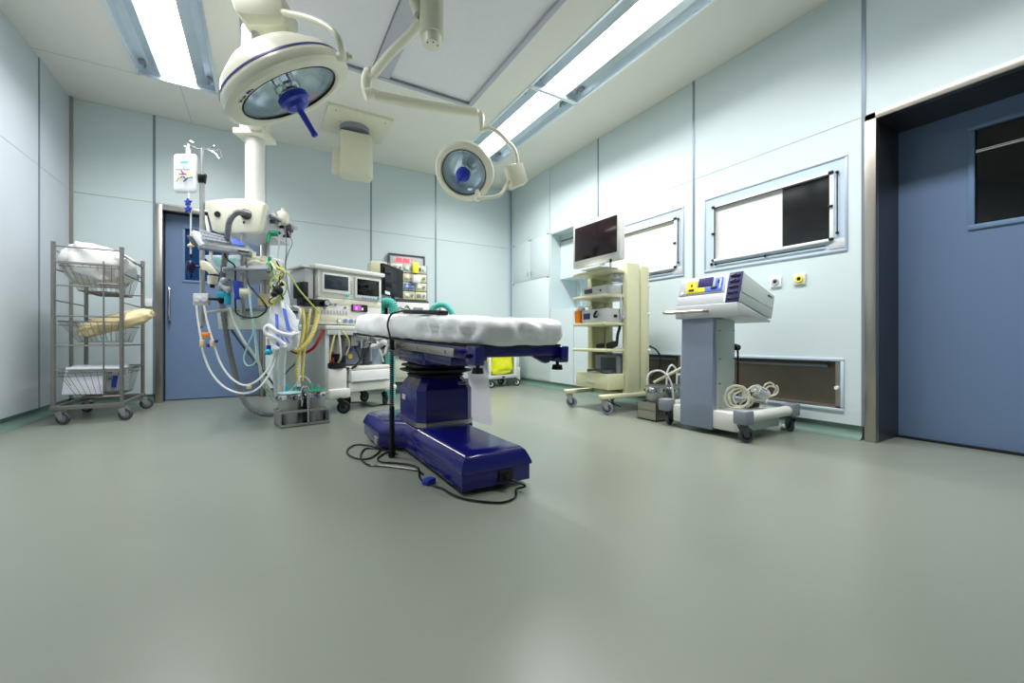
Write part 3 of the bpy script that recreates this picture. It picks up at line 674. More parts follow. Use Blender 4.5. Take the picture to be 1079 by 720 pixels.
# padded black strap with coiled hand control cord
t = thing('hand_control', 'black padded strap and coiled cord hanging off the table side', 'hand control', D(416, 478, 2.35))
mb = MB(TT); mb.box((-.20, .60, .176), (.05, .50, .024), .008, (math.radians(1.6), 0, 0)); build(mb, 'pad', 'black', t)
part_cable('strap', t, [TT @ Vector(p) for p in ((-.205, .84, .19), (-.225, .90, .182), (-.262, .93, .165), (-.285, .92, .11), (-.29, .88, .06), (-.292, .84, .02))], .006, 'black_gloss')
x0 = TT @ Vector((-.30, .80, .02)); coil = []
n = 30*8
for i in range(n+1):
    a = 2*PI*i/8; f = i/n; coil.append(Vector((x0.x+.0105*math.cos(a), x0.y+.0105*math.sin(a), .61-(.61-.27)*f)))
mb = MB(); mb.tube(coil, .0036, 5, 1); build(mb, 'coiled_cord', 'black', t)
mb = MB(); mb.tube([(x0.x, x0.y, .655), (x0.x, x0.y, .60)], .014, 8, 1); build(mb, 'cord_grip', 'black', t)
mb = MB(); mb.tube([(x0.x, x0.y, .28), (x0.x, x0.y, .012)], .014, 10, 1); mb.cyl((x0.x, x0.y, .008), (x0.x, x0.y, .04), .02); build(mb, 'cord_sleeve', 'black', t)
mb = MB(); mb.tube([(x0.x, x0.y, .63), (x0.x, x0.y, .27)], .008, 8, 1); build(mb, 'cord_core', 'lgrey', t)

def gp(l, z=.006): return [G(u, v, z) for u, v in l]
t = thing('power_cable', 'thin black cable with blue plug looped on the floor beside the blue base', 'cable', G(420, 490, 0))
part_cable('cord', t, gp([(417, 478), (404, 474), (390, 470), (375, 469), (366, 474), (368, 480), (380, 484), (392, 482), (400, 474), (385, 473), (380, 482), (388, 490), (400, 491), (412, 492), (428, 494), (440, 496), (446, 500)]), .0045, 'black_gloss')
part_cable('cord', t, gp([(419, 479), (408, 477), (398, 483), (402, 487), (416, 488), (432, 490), (441, 494), (442, 503), (448, 510)]), .0045, 'black_gloss')
part_cable('cord', t, gp([(456, 512), (466, 515), (476, 521), (490, 526), (510, 529), (530, 529.5), (543, 524), (544, 516)])+[Vector((.96, 1.50, .03)), Vector((.91, 1.54, .055))], .0045, 'black_gloss')
mb = MB(); a, b_ = G(447, 506, .014), G(457, 508, .014); mb.box((a+b_)/2, (.055, .04, .026), .006, (0, 0, .5)); build(mb, 'plug', 'handle_blue', t)

# ================================================================ BASKET TROLLEY
t = thing('basket_trolley', 'tall steel wire basket trolley on casters in the left corner', 'trolley', (-1.17, 4.88, 0))
X0, X1, Y0, Y1 = -1.375, -.985, 4.53, 5.22
mb = MB()
HP = {(X0, Y0): 1.40, (X1, Y0): 1.40, (X0, Y1): 1.40, (X1, Y1): 1.40}
for (x, y), h in HP.items():
    mb = MB(); mb.cyl((x, y, .12), (x, y, h), .0145, seg=14); mb.cyl((x, y, h), (x, y, h+.006), .016, seg=14); build(mb, 'post', 'cart_steel', t)
mb = MB(); mb.bb(X0-.02, X1+.02, Y0-.015, Y0+.015, .115, .148, .003); mb.bb(X0-.02, X1+.02, Y1-.015, Y1+.015, .115, .148, .003)
mb.bb(X0-.015, X0+.015, Y0, Y1, .117, .146, .002); mb.bb(X1-.015, X1+.015, Y0, Y1, .117, .146, .002); build(mb, 'base_frame', 'cart_steel', t)
mb = MB()
for z in (1.375, 1.25, 1.075, .84, .61, .42): 
    mb.cyl((X0, Y0, z), (X1, Y0, z), .006, seg=8); mb.cyl((X0, Y1, z), (X1, Y1, z), .006, seg=8)
for z in (1.345, 1.2, .96, .61, .42):
    mb.cyl((X0, Y0, z), (X0, Y1, z), .006, seg=8); mb.cyl((X1, Y0, z), (X1, Y1, z), .006, seg=8)
build(mb, 'cross_bar', 'cart_steel', t)
mb = MB(); mb.cyl((-1.09, Y0-.01, .2), (-1.09, Y0-.01, 1.28), .0055, seg=8); mb.cyl((-1.09, Y0-.01, .205), (-.99, Y0-.01, .205), .009, seg=8); mb.cyl((-1.12, Y0-.012, 1.10), (-1.0, Y0-.012, 1.10), .01, seg=8); build(mb, 'basket_stop', 'cart_steel', t)
def basket(z0, z1):
    mb = MB(); a = [(X0+.02, Y0+.02), (X1-.02, Y0+.02), (X1-.02, Y1-.02), (X0+.02, Y1-.02)]; c = [(X0+.11, Y0+.10), (X1-.06, Y0+.10), (X1-.06, Y1-.08), (X0+.11, Y1-.08)]
    for P, z, r in ((a, z1, .005), (a, z1-.03, .003), (c, z0, .004)): mb.tube([(p[0], p[1], z) for p in P], r, 6, 1, closed=True)
    for i in range(4):
        A, B, C_, D_ = Vector(a[i]), Vector(a[(i+1) % 4]), Vector(c[i]), Vector(c[(i+1) % 4]); n = 8 if i % 2 == 0 else 13
        for j in range(n+1):
            f = j/n; p = A.lerp(B, f); q = C_.lerp(D_, f); mb.tube([(p.x, p.y, z1), (q.x, q.y, z0)], .002, 5, 1)
    for j in range(1, 13):
        y = c[0][1]+(c[2][1]-c[0][1])*j/13; mb.tube([(c[0][0], y, z0), (c[1][0], y, z0)], .002, 5, 1)
    for j in range(1, 4):
        x = c[0][0]+(c[1][0]-c[0][0])*j/4; mb.tube([(x, c[0][1], z0), (x, c[2][1], z0)], .002, 5, 1)
    build(mb, 'wire_basket', 'cart_steel', t)
basket(1.05, 1.26); basket(.64, .80); basket(.19, .40)
for x, y, a in ((-1.345, 4.545, -.5), (-.985, 4.545, -.4), (-.975, 5.19, .2), (-1.345, 5.19, 2.6)): caster(t, x+1.17, y-4.88, .052, .117, a, 'dgrey', 'grey')
def sack(name, m, label, cat, c, r, rot, seed, pw=.75, amp=.06):
    mb = MB()
    def fn(u, v):
        d = Vector((math.sin(v)*math.cos(u), math.sin(v)*math.sin(u), math.cos(v)))
        s_ = Vector((math.copysign(abs(d.x)**pw, d.x), math.copysign(abs(d.y)**pw, d.y), math.copysign(abs(d.z)**pw, d.z)))
        n = 1+amp*noise.noise(d*2.3+Vector((seed, 0, 0)))+amp*.5*noise.noise(d*6+Vector((0, seed, 0)))-amp*.5*abs(noise.noise(d*4.3+Vector((0, 0, seed))))
        return Vector((s_.x*r[0]*n, s_.y*r[1]*n, s_.z*r[2]*n))
    mb.blob(fn, 48, 28, xf(c, rot)); return single(mb, name, m, label, cat, sharp=3)
sack('plastic_sack', 'plastic_bag', 'white plastic sack bulging over the top basket of the wire trolley', 'sack', (-1.19, 4.83, 1.27), (.20, .28, .165), (.0, math.radians(15), 0), 3, .62, .2)
sack('wrapped_bundle', 'tan_bag', 'tan paper wrapped bundle lying across the middle trolley basket', 'bundle', (-1.075, 4.80, .81), (.25, .15, .065), (.2, math.radians(-20), .12), 9, .6, .12)
for i, (c, s_, r, lb) in enumerate((((-1.235, 4.66, .325), (.24, .014, .225), (-.30, .05, .08), 'large folded white pack leaning at left in the bottom trolley basket'),
                                    ((-1.17, 4.76, .425), (.34, .26, .02), (.06, .03, .1), 'flat white folded pack laid over the packs in bottom trolley basket'),
                                    ((-1.11, 4.74, .33), (.24, .012, .22), (.25, 0, .12), 'white printed pack standing in the middle of bottom trolley basket'),
                                    ((-1.06, 4.86, .335), (.02, .26, .22), (0, .12, .05), 'white pack with blue edge at right in the bottom trolley basket'))):
    mb = MB(); mb.box(c, s_, .006, r)
    o = single(mb, 'folded_pack', 'paper', lb, 'pack', 'white packs in the bottom trolley basket')
    if i == 3:
        mb = MB(); mb.box((c[0]-.012, c[1]-.135, c[2]-.03), (.03, .012, .10), .002, r); build(mb, 'blue_edge', 'handle_blue', o)
    if i == 2:
        mb = MB()
        for j in range(6): mb.box((c[0]-.06+.035*(j % 3), c[1]-.020, c[2]+.05-.05*(j//3)), (.02, .004, .008), 0, r)
        build(mb, 'print', 'dgrey', o)

# ================================================================ SURGICAL LIGHTS
HUBC = D(455, 47, 2.4)
t = thing('surgical_light_mount', 'cream ceiling column with jointed arms carrying the surgical lamps', 'lamp mount', (HUBC.x, HUBC.y, H))
mb = MB(); mb.cyl((HUBC.x, HUBC.y, 2.40), (HUBC.x, HUBC.y, H), .068, seg=32); build(mb, 'column', 'cream2', t)
mb = MB(); mb.cyl((HUBC.x, HUBC.y, 2.345), (HUBC.x, HUBC.y, 2.40), .05, .056, seg=32); c = build(mb, 'column_cap', 'cream', t)
mb = MB()
for a in (3.6, 4.6, 5.6): mb.cyl((HUBC.x+.035*math.cos(a), HUBC.y+.035*math.sin(a), 2.341), (HUBC.x+.035*math.cos(a), HUBC.y+.035*math.sin(a), 2.347), .004, seg=8)
build(mb, 'screw', 'black', c)
mb = MB(); mb.cyl((HUBC.x, HUBC.y, 2.60), (HUBC.x, HUBC.y, 2.64), .071, seg=32); build(mb, 'swivel_ring', 'cream', t)
A0 = Vector((HUBC.x, HUBC.y, 2.50)); E0 = D(390, 80, 2.62); E1 = D(389, 100, 2.64)
mb = MB(); mb.tube([D(443, 22, 2.42), D(432, 36, 2.46), D(410, 58, 2.54), D(392, 80, 2.63)], .027, 14); build(mb, 'upper_arm', 'cream', t)
mb = MB(); mb.tube([D(389, 74, 2.62), D(386, 84, 2.64), D(387, 96, 2.66), D(392, 103, 2.68)], .032, 14, 3); mb.ball(D(389, 76, 2.62), .033); mb.cyl(D(384, 100, 2.64), D(392, 98, 2.66), .035); build(mb, 'elbow', 'cream', t)
mb = MB(); mb.tube([D(392, 99, 2.67), D(410, 104, 2.72), D(460, 113, 2.9), D(500, 118.5, 3.03)], .033, 14); mb.ball(D(500, 118.5, 3.03), .034); build(mb, 'spring_arm', 'cream2', t)
mb = MB(); mb.tube([D(436, 2, 2.40), D(431, -12, 2.34), D(410, -40, 2.2), D(330, -50, 2.08), D(280, -40, 2.04)], .026, 12); mb.tube([D(441, 15, 2.4), D(436, 2, 2.40)], .03, 12, 1); mb.cyl(D(279, -38, 2.04), D(279, -12, 2.04), .024); build(mb, 'second_arm', 'cream', t)

def lamp(label, C, R, hn, boxp, yoke, pivot, depth, bot=False, text=False, nm='surgical_lamp', drop=None):
    """C centre of the front rim, hn direction the light shines"""
    hn = Vector(hn).normalized(); q = Vector((0, 0, -1)).rotation_difference(hn).to_matrix().to_4x4(); T = Matrix.Translation(C) @ q
    t = thing(nm, label, 'surgical lamp', C, 0, 'surgical lamps over the table')
    mb = MB(T)
    mb.lathe([(0, depth), (R*.3, depth*.97), (R*.6, depth*.82), (R*.85, depth*.52), (R*.97, depth*.22), (R, .03), (R*.995, .0), (R*.93, -.012)], None, 56)
    build(mb, 'dome', 'cream', t)
    mb = MB(T); mb.lathe([(R*.93, -.012), (R*.80, -.016), (R*.755, -.006), (R*.74, .012), (R*.76, .02)], None, 56); build(mb, 'rim', 'cream2', t)
    mb = MB(T); mb.lathe([(R*.755, -.009), (R*.745, -.012), (R*.735, -.009), (R*.735, .0), (R*.755, .0)], None, 56); build(mb, 'gasket', 'black', t)
    mb = MB(T); pr = [(R*.74*math.sin(a), .01+(depth*.7)*(1-1) + depth*.72*math.cos(a)) for a in [PI/2*(1-i/14) for i in range(15)]]
    mb.lathe(pr, None, 56); o = build(mb, 'reflector', 'lamp_mirror', t, sharp=.05 if False else .6)
    mb = MB(T); mb.lathe([(0, -.001), (R*.74, -.001), (R*.74, .003), (0, .003)], None, 48); build(mb, 'front_glass', 'lamp_glass', t)
    mb = MB(T); mb.cyl((0, 0, -.02), (0, 0, depth*.7), R*.15); mb.lathe([(R*.15, 0), (R*.20, .02), (R*.15, .04)], None, 32); 
    for i in range(6): mb.cyl((R*.17*math.cos(i*PI/3), R*.17*math.sin(i*PI/3), 0), (R*.17*math.cos(i*PI/3), R*.17*math.sin(i*PI/3), depth*.6), R*.025, seg=8)
    build(mb, 'lamp_head', 'chrome', t)
    mb = MB(T); h_ = R*.22
    mb.lathe([(0, -.01), (R*.2, -.01), (R*.235, -.02), (R*.235, -.045), (R*.18, -.055), (R*.165, -.075), (R*.09, -.085), (R*.05, -.09), (R*.045, -.09-R*.34), (R*.055, -.095-R*.37), (R*.04, -.10-R*.38), (0, -.10-R*.38)], None, 32)
    build(mb, 'handle', 'handle_blue', t)
    if text:
        mb = MB(T); mb.lathe([(R*.958, depth*.26), (R*.966, depth*.26), (R*.952, depth*.30), (R*.944, depth*.30)], None, 56); build(mb, 'stripe', 'violet_print', t)
        a0 = None
        cx_ = Vector((FW.x, FW.y, 0))
    mb = MB(); mb.tube(yoke, .012 if R < .25 else .015, 12); 
    build(mb, 'yoke', 'cream', t)
    mb = MB(); pv, pd = pivot; mb.cyl(Vector(pv)-Vector(pd)*.03, Vector(pv)+Vector(pd)*.03, .018, seg=14); mb.cyl(Vector(pv)+Vector(pd)*.03, Vector(pv)+Vector(pd)*.045, .012, seg=12); build(mb, 'pivot', 'cream', t)
    return t, T
# big lamp: faces down and towards camera-right
C = D(305.5, 98, 2.12)
VEC = (RT*.44 + FW*.30 + Vector((0, 0, -.84)))
tb, TB = lamp('large white surgical lamp dome with purple stripe and blue handle, at upper left', C, .325, VEC, None,
          [D(298, 13, 2.06), D(322, 18, 1.98), D(338, 24, 1.92), D(350, 32, 1.88), D(358, 44, 1.88), D(361, 56, 1.92), D(362, 60, 1.96)], (D(362, 60, 1.97), RT), .215, text=True)
mb = MB(); mb.slab([D(240, -8, 2.02), D(297, -8, 2.02), D(298, 20, 2.06), D(248, 12, 2.0)], .16, .006); 
mb.slab([D(248, 12, 2.0), D(298, 16, 2.04), D(298, 26, 2.08), D(262, 27, 2.03)], .13, .006); build(mb, 'suspension_box', 'cream', tb)
mb = MB(); mb.tube([D(269, 24, 2.12), D(269, 60, 2.12)], .02, 12, 1); build(mb, 'stem', 'lgrey', tb)
mb = MB(TB)
rt_ = RT
eye = Vector((0, 0, CZ)); ray = D(255, 97, 1.0)-eye; hnv = VEC.normalized(); hit = eye+ray*((C-eye).dot(hnv)/ray.dot(hnv))
u_ = TB.inverted() @ hit; an = math.atan2(u_.y, u_.x)
for i, ch in enumerate('blue 80s'):
    a = an+(i-3.5)*.052; pos = Vector((math.cos(a), math.sin(a), 0))*.325*.845
    X = Vector((-math.sin(a), math.cos(a), 0)); Y_ = Vector((0, 0, 0))-pos.normalized(); Z_ = X.cross(-Y_)
    Yv = pos.normalized(); Zv = Vector((0, 0, -1)); Xv = Yv.cross(Zv)
    m = Matrix(((Xv.x, Yv.x, Zv.x, pos.x), (Xv.y, Yv.y, Zv.y, pos.y), (Xv.z, Yv.z, Zv.z, -.0165), (0, 0, 0, 1)))
    if ch != ' ': 
        m2 = MB(); m2.text(ch, .026, m, .001); mb.bm.from_mesh((lambda me: (m2.bm.to_mesh(me), me)[1])(bpy.data.meshes.new('x'))); m2.bm.free()
bmesh.ops.transform(mb.bm, matrix=TB, verts=mb.bm.verts)
build(mb, 'lettering', 'violet_print', tb)
# small lamp
C2 = D(489, 182, 3.02)
ts, TS = lamp('small round surgical lamp with blue handle hanging over the table centre', C2, .215, (-FW*.72 - RT*.14 + Vector((0, 0, -.66))), None,
              [D(536, 191, 3.0), D(533, 196, 2.98), D(527, 205, 2.95), D(516, 208, 2.93), D(503, 208.5, 2.92)], (D(503, 207, 2.93), Vector((0, 0, 1))), .12, nm='surgical_lamp')
mb = MB(); mb.tube([D(503, 119, 3.04), D(506, 120, 3.04), D(507.5, 124, 3.04), D(507.5, 139, 3.04)], .018, 12); build(mb, 'drop_tube', 'cream', ts)
mb = MB(); mb.tube([D(507, 138, 3.04), D(514, 135, 3.04), D(524, 139, 3.04), D(535, 150, 3.02), D(543, 160, 3.0), D(546, 176, 3.0)], .015, 12); build(mb, 'bow', 'cream', ts)
mb = MB(); mb.slab([D(534, 174, 2.95), D(551, 171, 2.98), D(557, 191, 3.0), D(540, 197, 2.97)], .09, .008); build(mb, 'joint_box', 'cream2', ts)

# ================================================================ CEILING PENDANT
PC = D(269, 200, 3.45); PA = math.radians(-29)
t = thing('supply_pendant', 'white ceiling pendant with rounded head box, poles, trays and shelves left of centre', 'pendant', (PC.x, PC.y, .7), PA)
P = Matrix.Translation((PC.x, PC.y, 0)) @ Matrix.Rotation(PA, 4, 'Z')
mb = MB(P); mb.cyl((0, 0, 1.60), (0, 0, 2.34), .072, seg=40); build(mb, 'column', 'off_white', t)
mb = MB(P); mb.bb(-.12, .12, -.11, .11, 2.31, 2.36, .012); build(mb, 'column_cap', 'cream', t)
mb = MB(); e = Vector((PC.x, PC.y, 2.40)); h_ = Vector((-.02, 2.92, 2.40)); mb.tube([e, e.lerp(h_, .5), h_], .07, 20, 1); mb.cyl((e.x, e.y, 2.36), (e.x, e.y, 2.47), .11, seg=32); mb.cyl((h_.x, h_.y, 2.33), (h_.x, h_.y, 2.49), .09, seg=32); build(mb, 'arm', 'cream', t)
mb = MB(); mb.cyl((h_.x, h_.y, 2.46), (h_.x, h_.y, H), .04, seg=24); build(mb, 'drop_tube', 'lgrey', t)
# head box: front face toward viewer
mb = MB(P)
fp = [(-.285, 1.715), (-.13, 1.735), (-.0, 1.735), (.145, 1.71), (.155, 1.69), (.115, 1.49), (.095, 1.475), (-.215, 1.475), (-.24, 1.49), (-.295, 1.695)]
mb.prism([(x, z) for x, z in fp], .06, Matrix.Translation((.07, -.21, 0)) @ xf(rot=(PI/2, 0, 0)), .012); build(mb, 'front_panel', 'cream', t)
mb = MB(P); mb.prism([(-.26, 1.69), (.135, 1.69), (.10, 1.49), (-.215, 1.49)], .44, Matrix.Translation((.07, .235, 0)) @ xf(rot=(PI/2, 0, 0)), .004); build(mb, 'head_box', 'lgrey', t)
mb = MB(P @ Matrix.Translation((.07, 0, 0))); mb.cyl((-.065-.13, -.28, 1.61), (-.065-.13, -.265, 1.61), .022, seg=20); mb.cyl((.02, -.30, 1.61), (.02, -.265, 1.61), .034, .04, seg=24); mb.cyl((-.0, -.275, 1.55), (-.0, -.268, 1.55), .008, seg=10); build(mb, 'port', 'black_gloss', t)
for i in range(5):
    mb = MB(P); mb.cyl((.19, -.12+.07*i, 1.6+.01*(i % 2)), (.225, -.12+.07*i, 1.6), .016, seg=12); build(mb, 'gas_outlet', ['dgrey', 'lgrey', 'black', 'chrome', 'dgrey'][i], t)
for yy in (.0, .1):
    mb = MB(P); mb.cyl((.175, yy, 1.54), (.205, yy, 1.54), .012, seg=10); build(mb, 'power_socket', 'dgrey', t)
mb = MB(P); mb.bb(.20, .24, -.16, .23, 1.625, 1.65, .004); build(mb, 'side_rail', 'steel2', t)
# cylindrical cream gauge on right side
mb = MB(); a = D(298, 230, 3.45); mb.box(a, (.085, .085, .115), .03, (0, 0, -.3)); mb.cyl(a+Vector((0, 0, .04)), a+Vector((0, 0, .08)), .012); mb.cyl(a, a-RT*.09+FW*.02, .02); build(mb, 'gauge', 'cream', t)
mb = MB(); a = D(304, 246, 3.45); mb.slab([D(299, 238, 3.4), D(305, 236, 3.4), D(305, 250, 3.4), D(300, 250, 3.4)], .03, .004); build(mb, 'clip', 'black', t)
mb = MB(); mb.cyl(D(283, 246, 3.28), D(293, 246, 3.30), .022, seg=12); mb.cyl(D(284, 247, 3.28), D(282, 256, 3.25), .017, .012, seg=12); build(mb, 'connector', 'green', t)
# poles and shelves
mb = MB(); mb.cyl(D(256, 244, 3.22), D(256, 337, 3.22), .018, seg=14); build(mb, 'pole', 'steel2', t)
mb = MB(); mb.cyl(D(280, 248, 3.62), D(280, 336, 3.62), .032, seg=16); build(mb, 'pole', 'steel2', t)
mb = MB()
def plate(mb, z, th, pts): 
    b = bmesh.new(); A = [b.verts.new((p.x, p.y, z)) for p in pts]; B = [b.verts.new((p.x, p.y, z+th)) for p in pts]; n = len(pts)
    b.faces.new(A); b.faces.new(B[::-1])
    for i in range(n): b.faces.new((A[i], A[(i+1) % n], B[(i+1) % n], B[i]))
    bmesh.ops.recalc_face_normals(b, faces=b.faces); bmesh.ops.bevel(b, geom=b.edges[:], offset=.004, segments=2, affect='EDGES'); mb.add(b)
plate(mb, 1.17, .035, [D(234, 0, 3.15), D(282, 0, 3.05), D(288, 0, 3.2), D(290, 0, 3.7), D(262, 0, 3.9), D(238, 0, 3.5)]); build(mb, 'shelf', 'lgrey', t)
mb = MB(); mb.cyl(D(236, 284, 3.13), D(283, 284, 3.03), .012, seg=12); build(mb, 'shelf_rail', 'grey', t)
mb = MB(); plate(mb, .88, .02, [D(229, 0, 3.3), D(281, 0, 3.2), D(288, 0, 3.6), D(240, 0, 3.8)]); build(mb, 'lower_shelf', 'grey', t)
mb = MB(); mb.slab([D(228, 326, 3.32), D(284, 326, 3.22), D(283, 347, 3.22), D(230, 347, 3.32)], .2, .006); build(mb, 'tray_box', 'green_tint', t)
mb = MB(); mb.slab([D(297, 326, 3.6), D(312, 328, 3.6), D(312, 412, 3.6), D(297, 408, 3.6)], .012, .003); build(mb, 'side_screen', 'green_grey', t)
mb = MB(); mb.cyl(D(213, 262, 3.18), D(256, 268, 3.22), .011, seg=10); mb.cyl(D(213, 330, 3.18), D(256, 325, 3.22), .011, seg=10); build(mb, 'pole_bracket', 'steel2', t)
mb = MB(); mb.tube([D(222, 226, 3.3), D(218, 227, 3.3), D(217, 231, 3.25), D(219, 240, 3.2), D(222, 262, 3.2), D(222, 275, 3.2)], .012, 8); build(mb, 'side_hose', 'off_white', t)
mb = MB(); mb.ball(D(220, 226, 3.3), .03, (1.2, 1, .8)); build(mb, 'side_knob', 'black', t)

# iv pole
t = thing('iv_pole', 'slim steel drip pole with wire hooks and black collar clamped to pendant', 'drip pole', D(213, 345, 3.18))
mb = MB(); mb.cyl(D(213, 344, 3.18), D(213, 190, 3.18), .017, seg=14); build(mb, 'pole', 'steel2', t)
mb = MB(); mb.cyl(D(213, 190, 3.18), D(213, 156, 3.18), .012, seg=14); build(mb, 'extension_tube', 'steel2', t)
mb = MB(); mb.cyl(D(213, 193, 3.18), D(213, 185, 3.18), .024, .03, seg=16); mb.cyl(D(210, 186, 3.14), D(217, 185, 3.14), .012); build(mb, 'collar', 'black', t)
for pts in ([(213, 157), (207, 156), (203, 154), (196, 155), (195, 151), (199, 149), (204, 150)], [(213, 157), (220, 158), (227, 162), (231, 167), (233, 165), (231, 158), (226, 153)], [(213, 157), (218, 156), (225, 158), (229, 158), (226, 154), (222, 156)]):
    part_cable('hook', t, [D(u, v, 3.18) for u, v in pts], .004, 'chrome')
mb = MB(); mb.tube([D(213, 340, 3.18), D(213, 345, 3.18), D(208, 345, 3.18)], .006, 6, 1); build(mb, 'foot_hook', 'dgrey', t)

t = thing('infusion_bag', 'white infusion bag with coloured printed label hanging from the drip pole hook', 'infusion bag', D(196, 204, 3.14))
mb = MB()
def bagfn(u, v):
    x = math.sin(v)*math.cos(u); z = math.cos(v); y = math.sin(v)*math.sin(u)
    f = lambda a, p: math.copysign(abs(a)**p, a)
    q = D(195.7, 183, 3.14); return q+RT*(f(x, .2)*.086)+Vector((0, 0, f(z, .2)*.146))+FW*(y*.02)
mb.blob(bagfn, 48, 24); build(mb, 'bag', 'clearbag', t, sharp=3)
mb = MB(); mb.tube([D(199, 163, 3.14), D(198, 158, 3.15), D(199, 152, 3.16)], .008, 8); mb.cyl(D(198.5, 163, 3.14), D(198.5, 157, 3.14), .016); build(mb, 'hanger', 'white', t)
TB2 = Matrix.Translation(D(195, 183, 3.105)) @ Matrix.Rotation(-YAW, 4, 'Z') @ xf((0, 0, 0), (PI/2, 0, 0))
mb = MB(TB2); mb.bb(-.035, .02, .078, .092, -.003, 0); build(mb, 'logo', 'teal', t)
mb = MB(TB2)
for x, yy, wd in ((-.03, .058, .10), (-.045, .028, .09)): pass
mb.text('Water Phrght', .019, xf((-.018, .030, -.001)), .0006); build(mb, 'lettering', 'dgrey', t)
mb = MB(TB2); mb.text('........................', .012, xf((-.015, .055, -.001)), .0006); build(mb, 'lettering', 'grey', t)
for m_, bars in (('red', [((-.02, -.003), (.055, .008), .0), ((-.022, .012), (.03, .008), -.9)]), ('yellow', [((.035, -.008), (.03, .008), .0), ((-.045, -.04), (.03, .008), .9)]),
                 ('navy_panel', [((-.035, -.03), (.03, .008), .6), ((.005, -.045), (.045, .009), .7), ((-.005, -.03), (.03, .008), -.8)]), ('green', [((-.055, -.045), (.03, .007), 1.1), ((.035, -.03), (.04, .008), .2)])):
    mb = MB(TB2)
    for c, s_, r in bars: mb.box((c[0], c[1], -.001), (s_[0], s_[1], .002), 0, (0, 0, r))
    build(mb, 'label_mark', {'red': 'red_hose', 'navy_panel': 'navy_panel', 'green': 'green', 'yellow': 'yellow'}[m_], t)
t = thing('drip_line', 'clear drip line with blue star clamps and dark blue chamber below the bag', 'drip line', D(200, 290, 3.12))
part_cable('tubing', t, [D(199, 203, 3.12), D(199, 215, 3.12), D(201, 222, 3.12), D(201, 250, 3.12), D(201, 268, 3.12)], .006, 'white')
mb = MB(); c = D(199, 213.5, 3.11)
st = [(math.cos(PI/2+i*PI/5)*(.03 if i % 2 == 0 else .014), math.sin(PI/2+i*PI/5)*(.03 if i % 2 == 0 else .014)) for i in range(10)]
for cc in (c, D(199, 221, 3.11)): mb.prism(st, .016, Matrix.Translation(cc) @ Matrix.Rotation(-YAW, 4, 'Z') @ xf(rot=(PI/2, 0, 0)), .001)
build(mb, 'clamp', 'handle_blue', t)
mb = MB(); mb.ball(D(201, 259, 3.11), .014, (1.6, 1, 1)); build(mb, 'joint', 'tan_bag', t)
mb = MB(); mb.ball(D(201, 281, 3.1), .036, (.9, .9, 1.45)); mb.cyl(D(201, 272, 3.1), D(201, 268, 3.1), .012); mb.cyl(D(201, 294, 3.1), D(201, 289, 3.1), .01); mb.cyl(D(203, 281, 3.1), D(213, 281, 3.14), .008); build(mb, 'chamber', 'dark_blue', t)

# gray arm and keypad
cable('support_hose', 'thick grey flexible hose arching from pendant head down to the floor buckets', 'hose',
      [D(u, v, d) for u, v, d in ((263, 226, 3.0), (256, 224, 2.96), (248, 225, 2.95), (242, 233, 2.96), (240, 245, 3.0), (238, 262, 3.1), (235, 290, 3.25), (234, 315, 3.3), (237, 340, 3.3), (241, 365, 3.35), (248, 395, 3.4), (255, 418, 3.42), (263, 429, 3.42), (275, 436, 3.42), (287, 437.5, 3.5))], .0195, 'grey_hose', ribs=1, smooth=10)
t = thing('keypad_panel', 'grey angled keypad panel with rows of keys mounted below the pendant head', 'keypad', D(235, 268, 3.0))
kc = [D(206, 238, 2.86), D(258, 254, 3.30), D(266, 262, 3.24), D(213, 254, 2.76)]
mb = MB(); mb.slab([D(203, 242, 2.86), D(261, 256, 3.30), D(266, 265, 3.26), D(213, 257, 2.76)], .035, .006); build(mb, 'body', 'lgrey', t)
mb = MB(); mb.slab([D(212, 258, 2.755), D(266, 266, 3.25), D(266, 269, 3.25), D(213, 262, 2.755)], .03, .003); build(mb, 'front_edge', 'grey', t)
A_, B_, C_, E_ = D(209, 241, 2.84), D(257, 255, 3.25), D(259, 259.5, 3.22), D(215, 253, 2.76)
mb = MB(); mb2 = MB()
nrm = (B_-A_).cross(E_-A_).normalized(); nrm = -nrm if nrm.dot(A_-Vector((0, 0, CZ))) > 0 else nrm
for i in range(15):
    for j in range(3):
        def Q(a, b): return (A_.lerp(B_, a)).lerp(E_.lerp(C_, a), b)
        a0, a1, b0, b1 = i/15+.008, (i+1)/15-.008, j/3+.04, (j+1)/3-.04
        cs = [Q(a0, b0)+nrm*.004, Q(a1, b0)+nrm*.004, Q(a1, b1)+nrm*.004, Q(a0, b1)+nrm*.004]
        (mb2 if i > 9 else mb).slab(cs, .008)
build(mb, 'key_rows', 'grey', t); build(mb2, 'display_keys', 'blue_panel', t)
mb = MB(); mb.slab([D(196, 248, 2.9), D(206, 250, 2.86), D(214, 264, 2.8), D(202, 258, 2.9)], .02, .004); build(mb, 'side_bracket', 'dgrey', t)

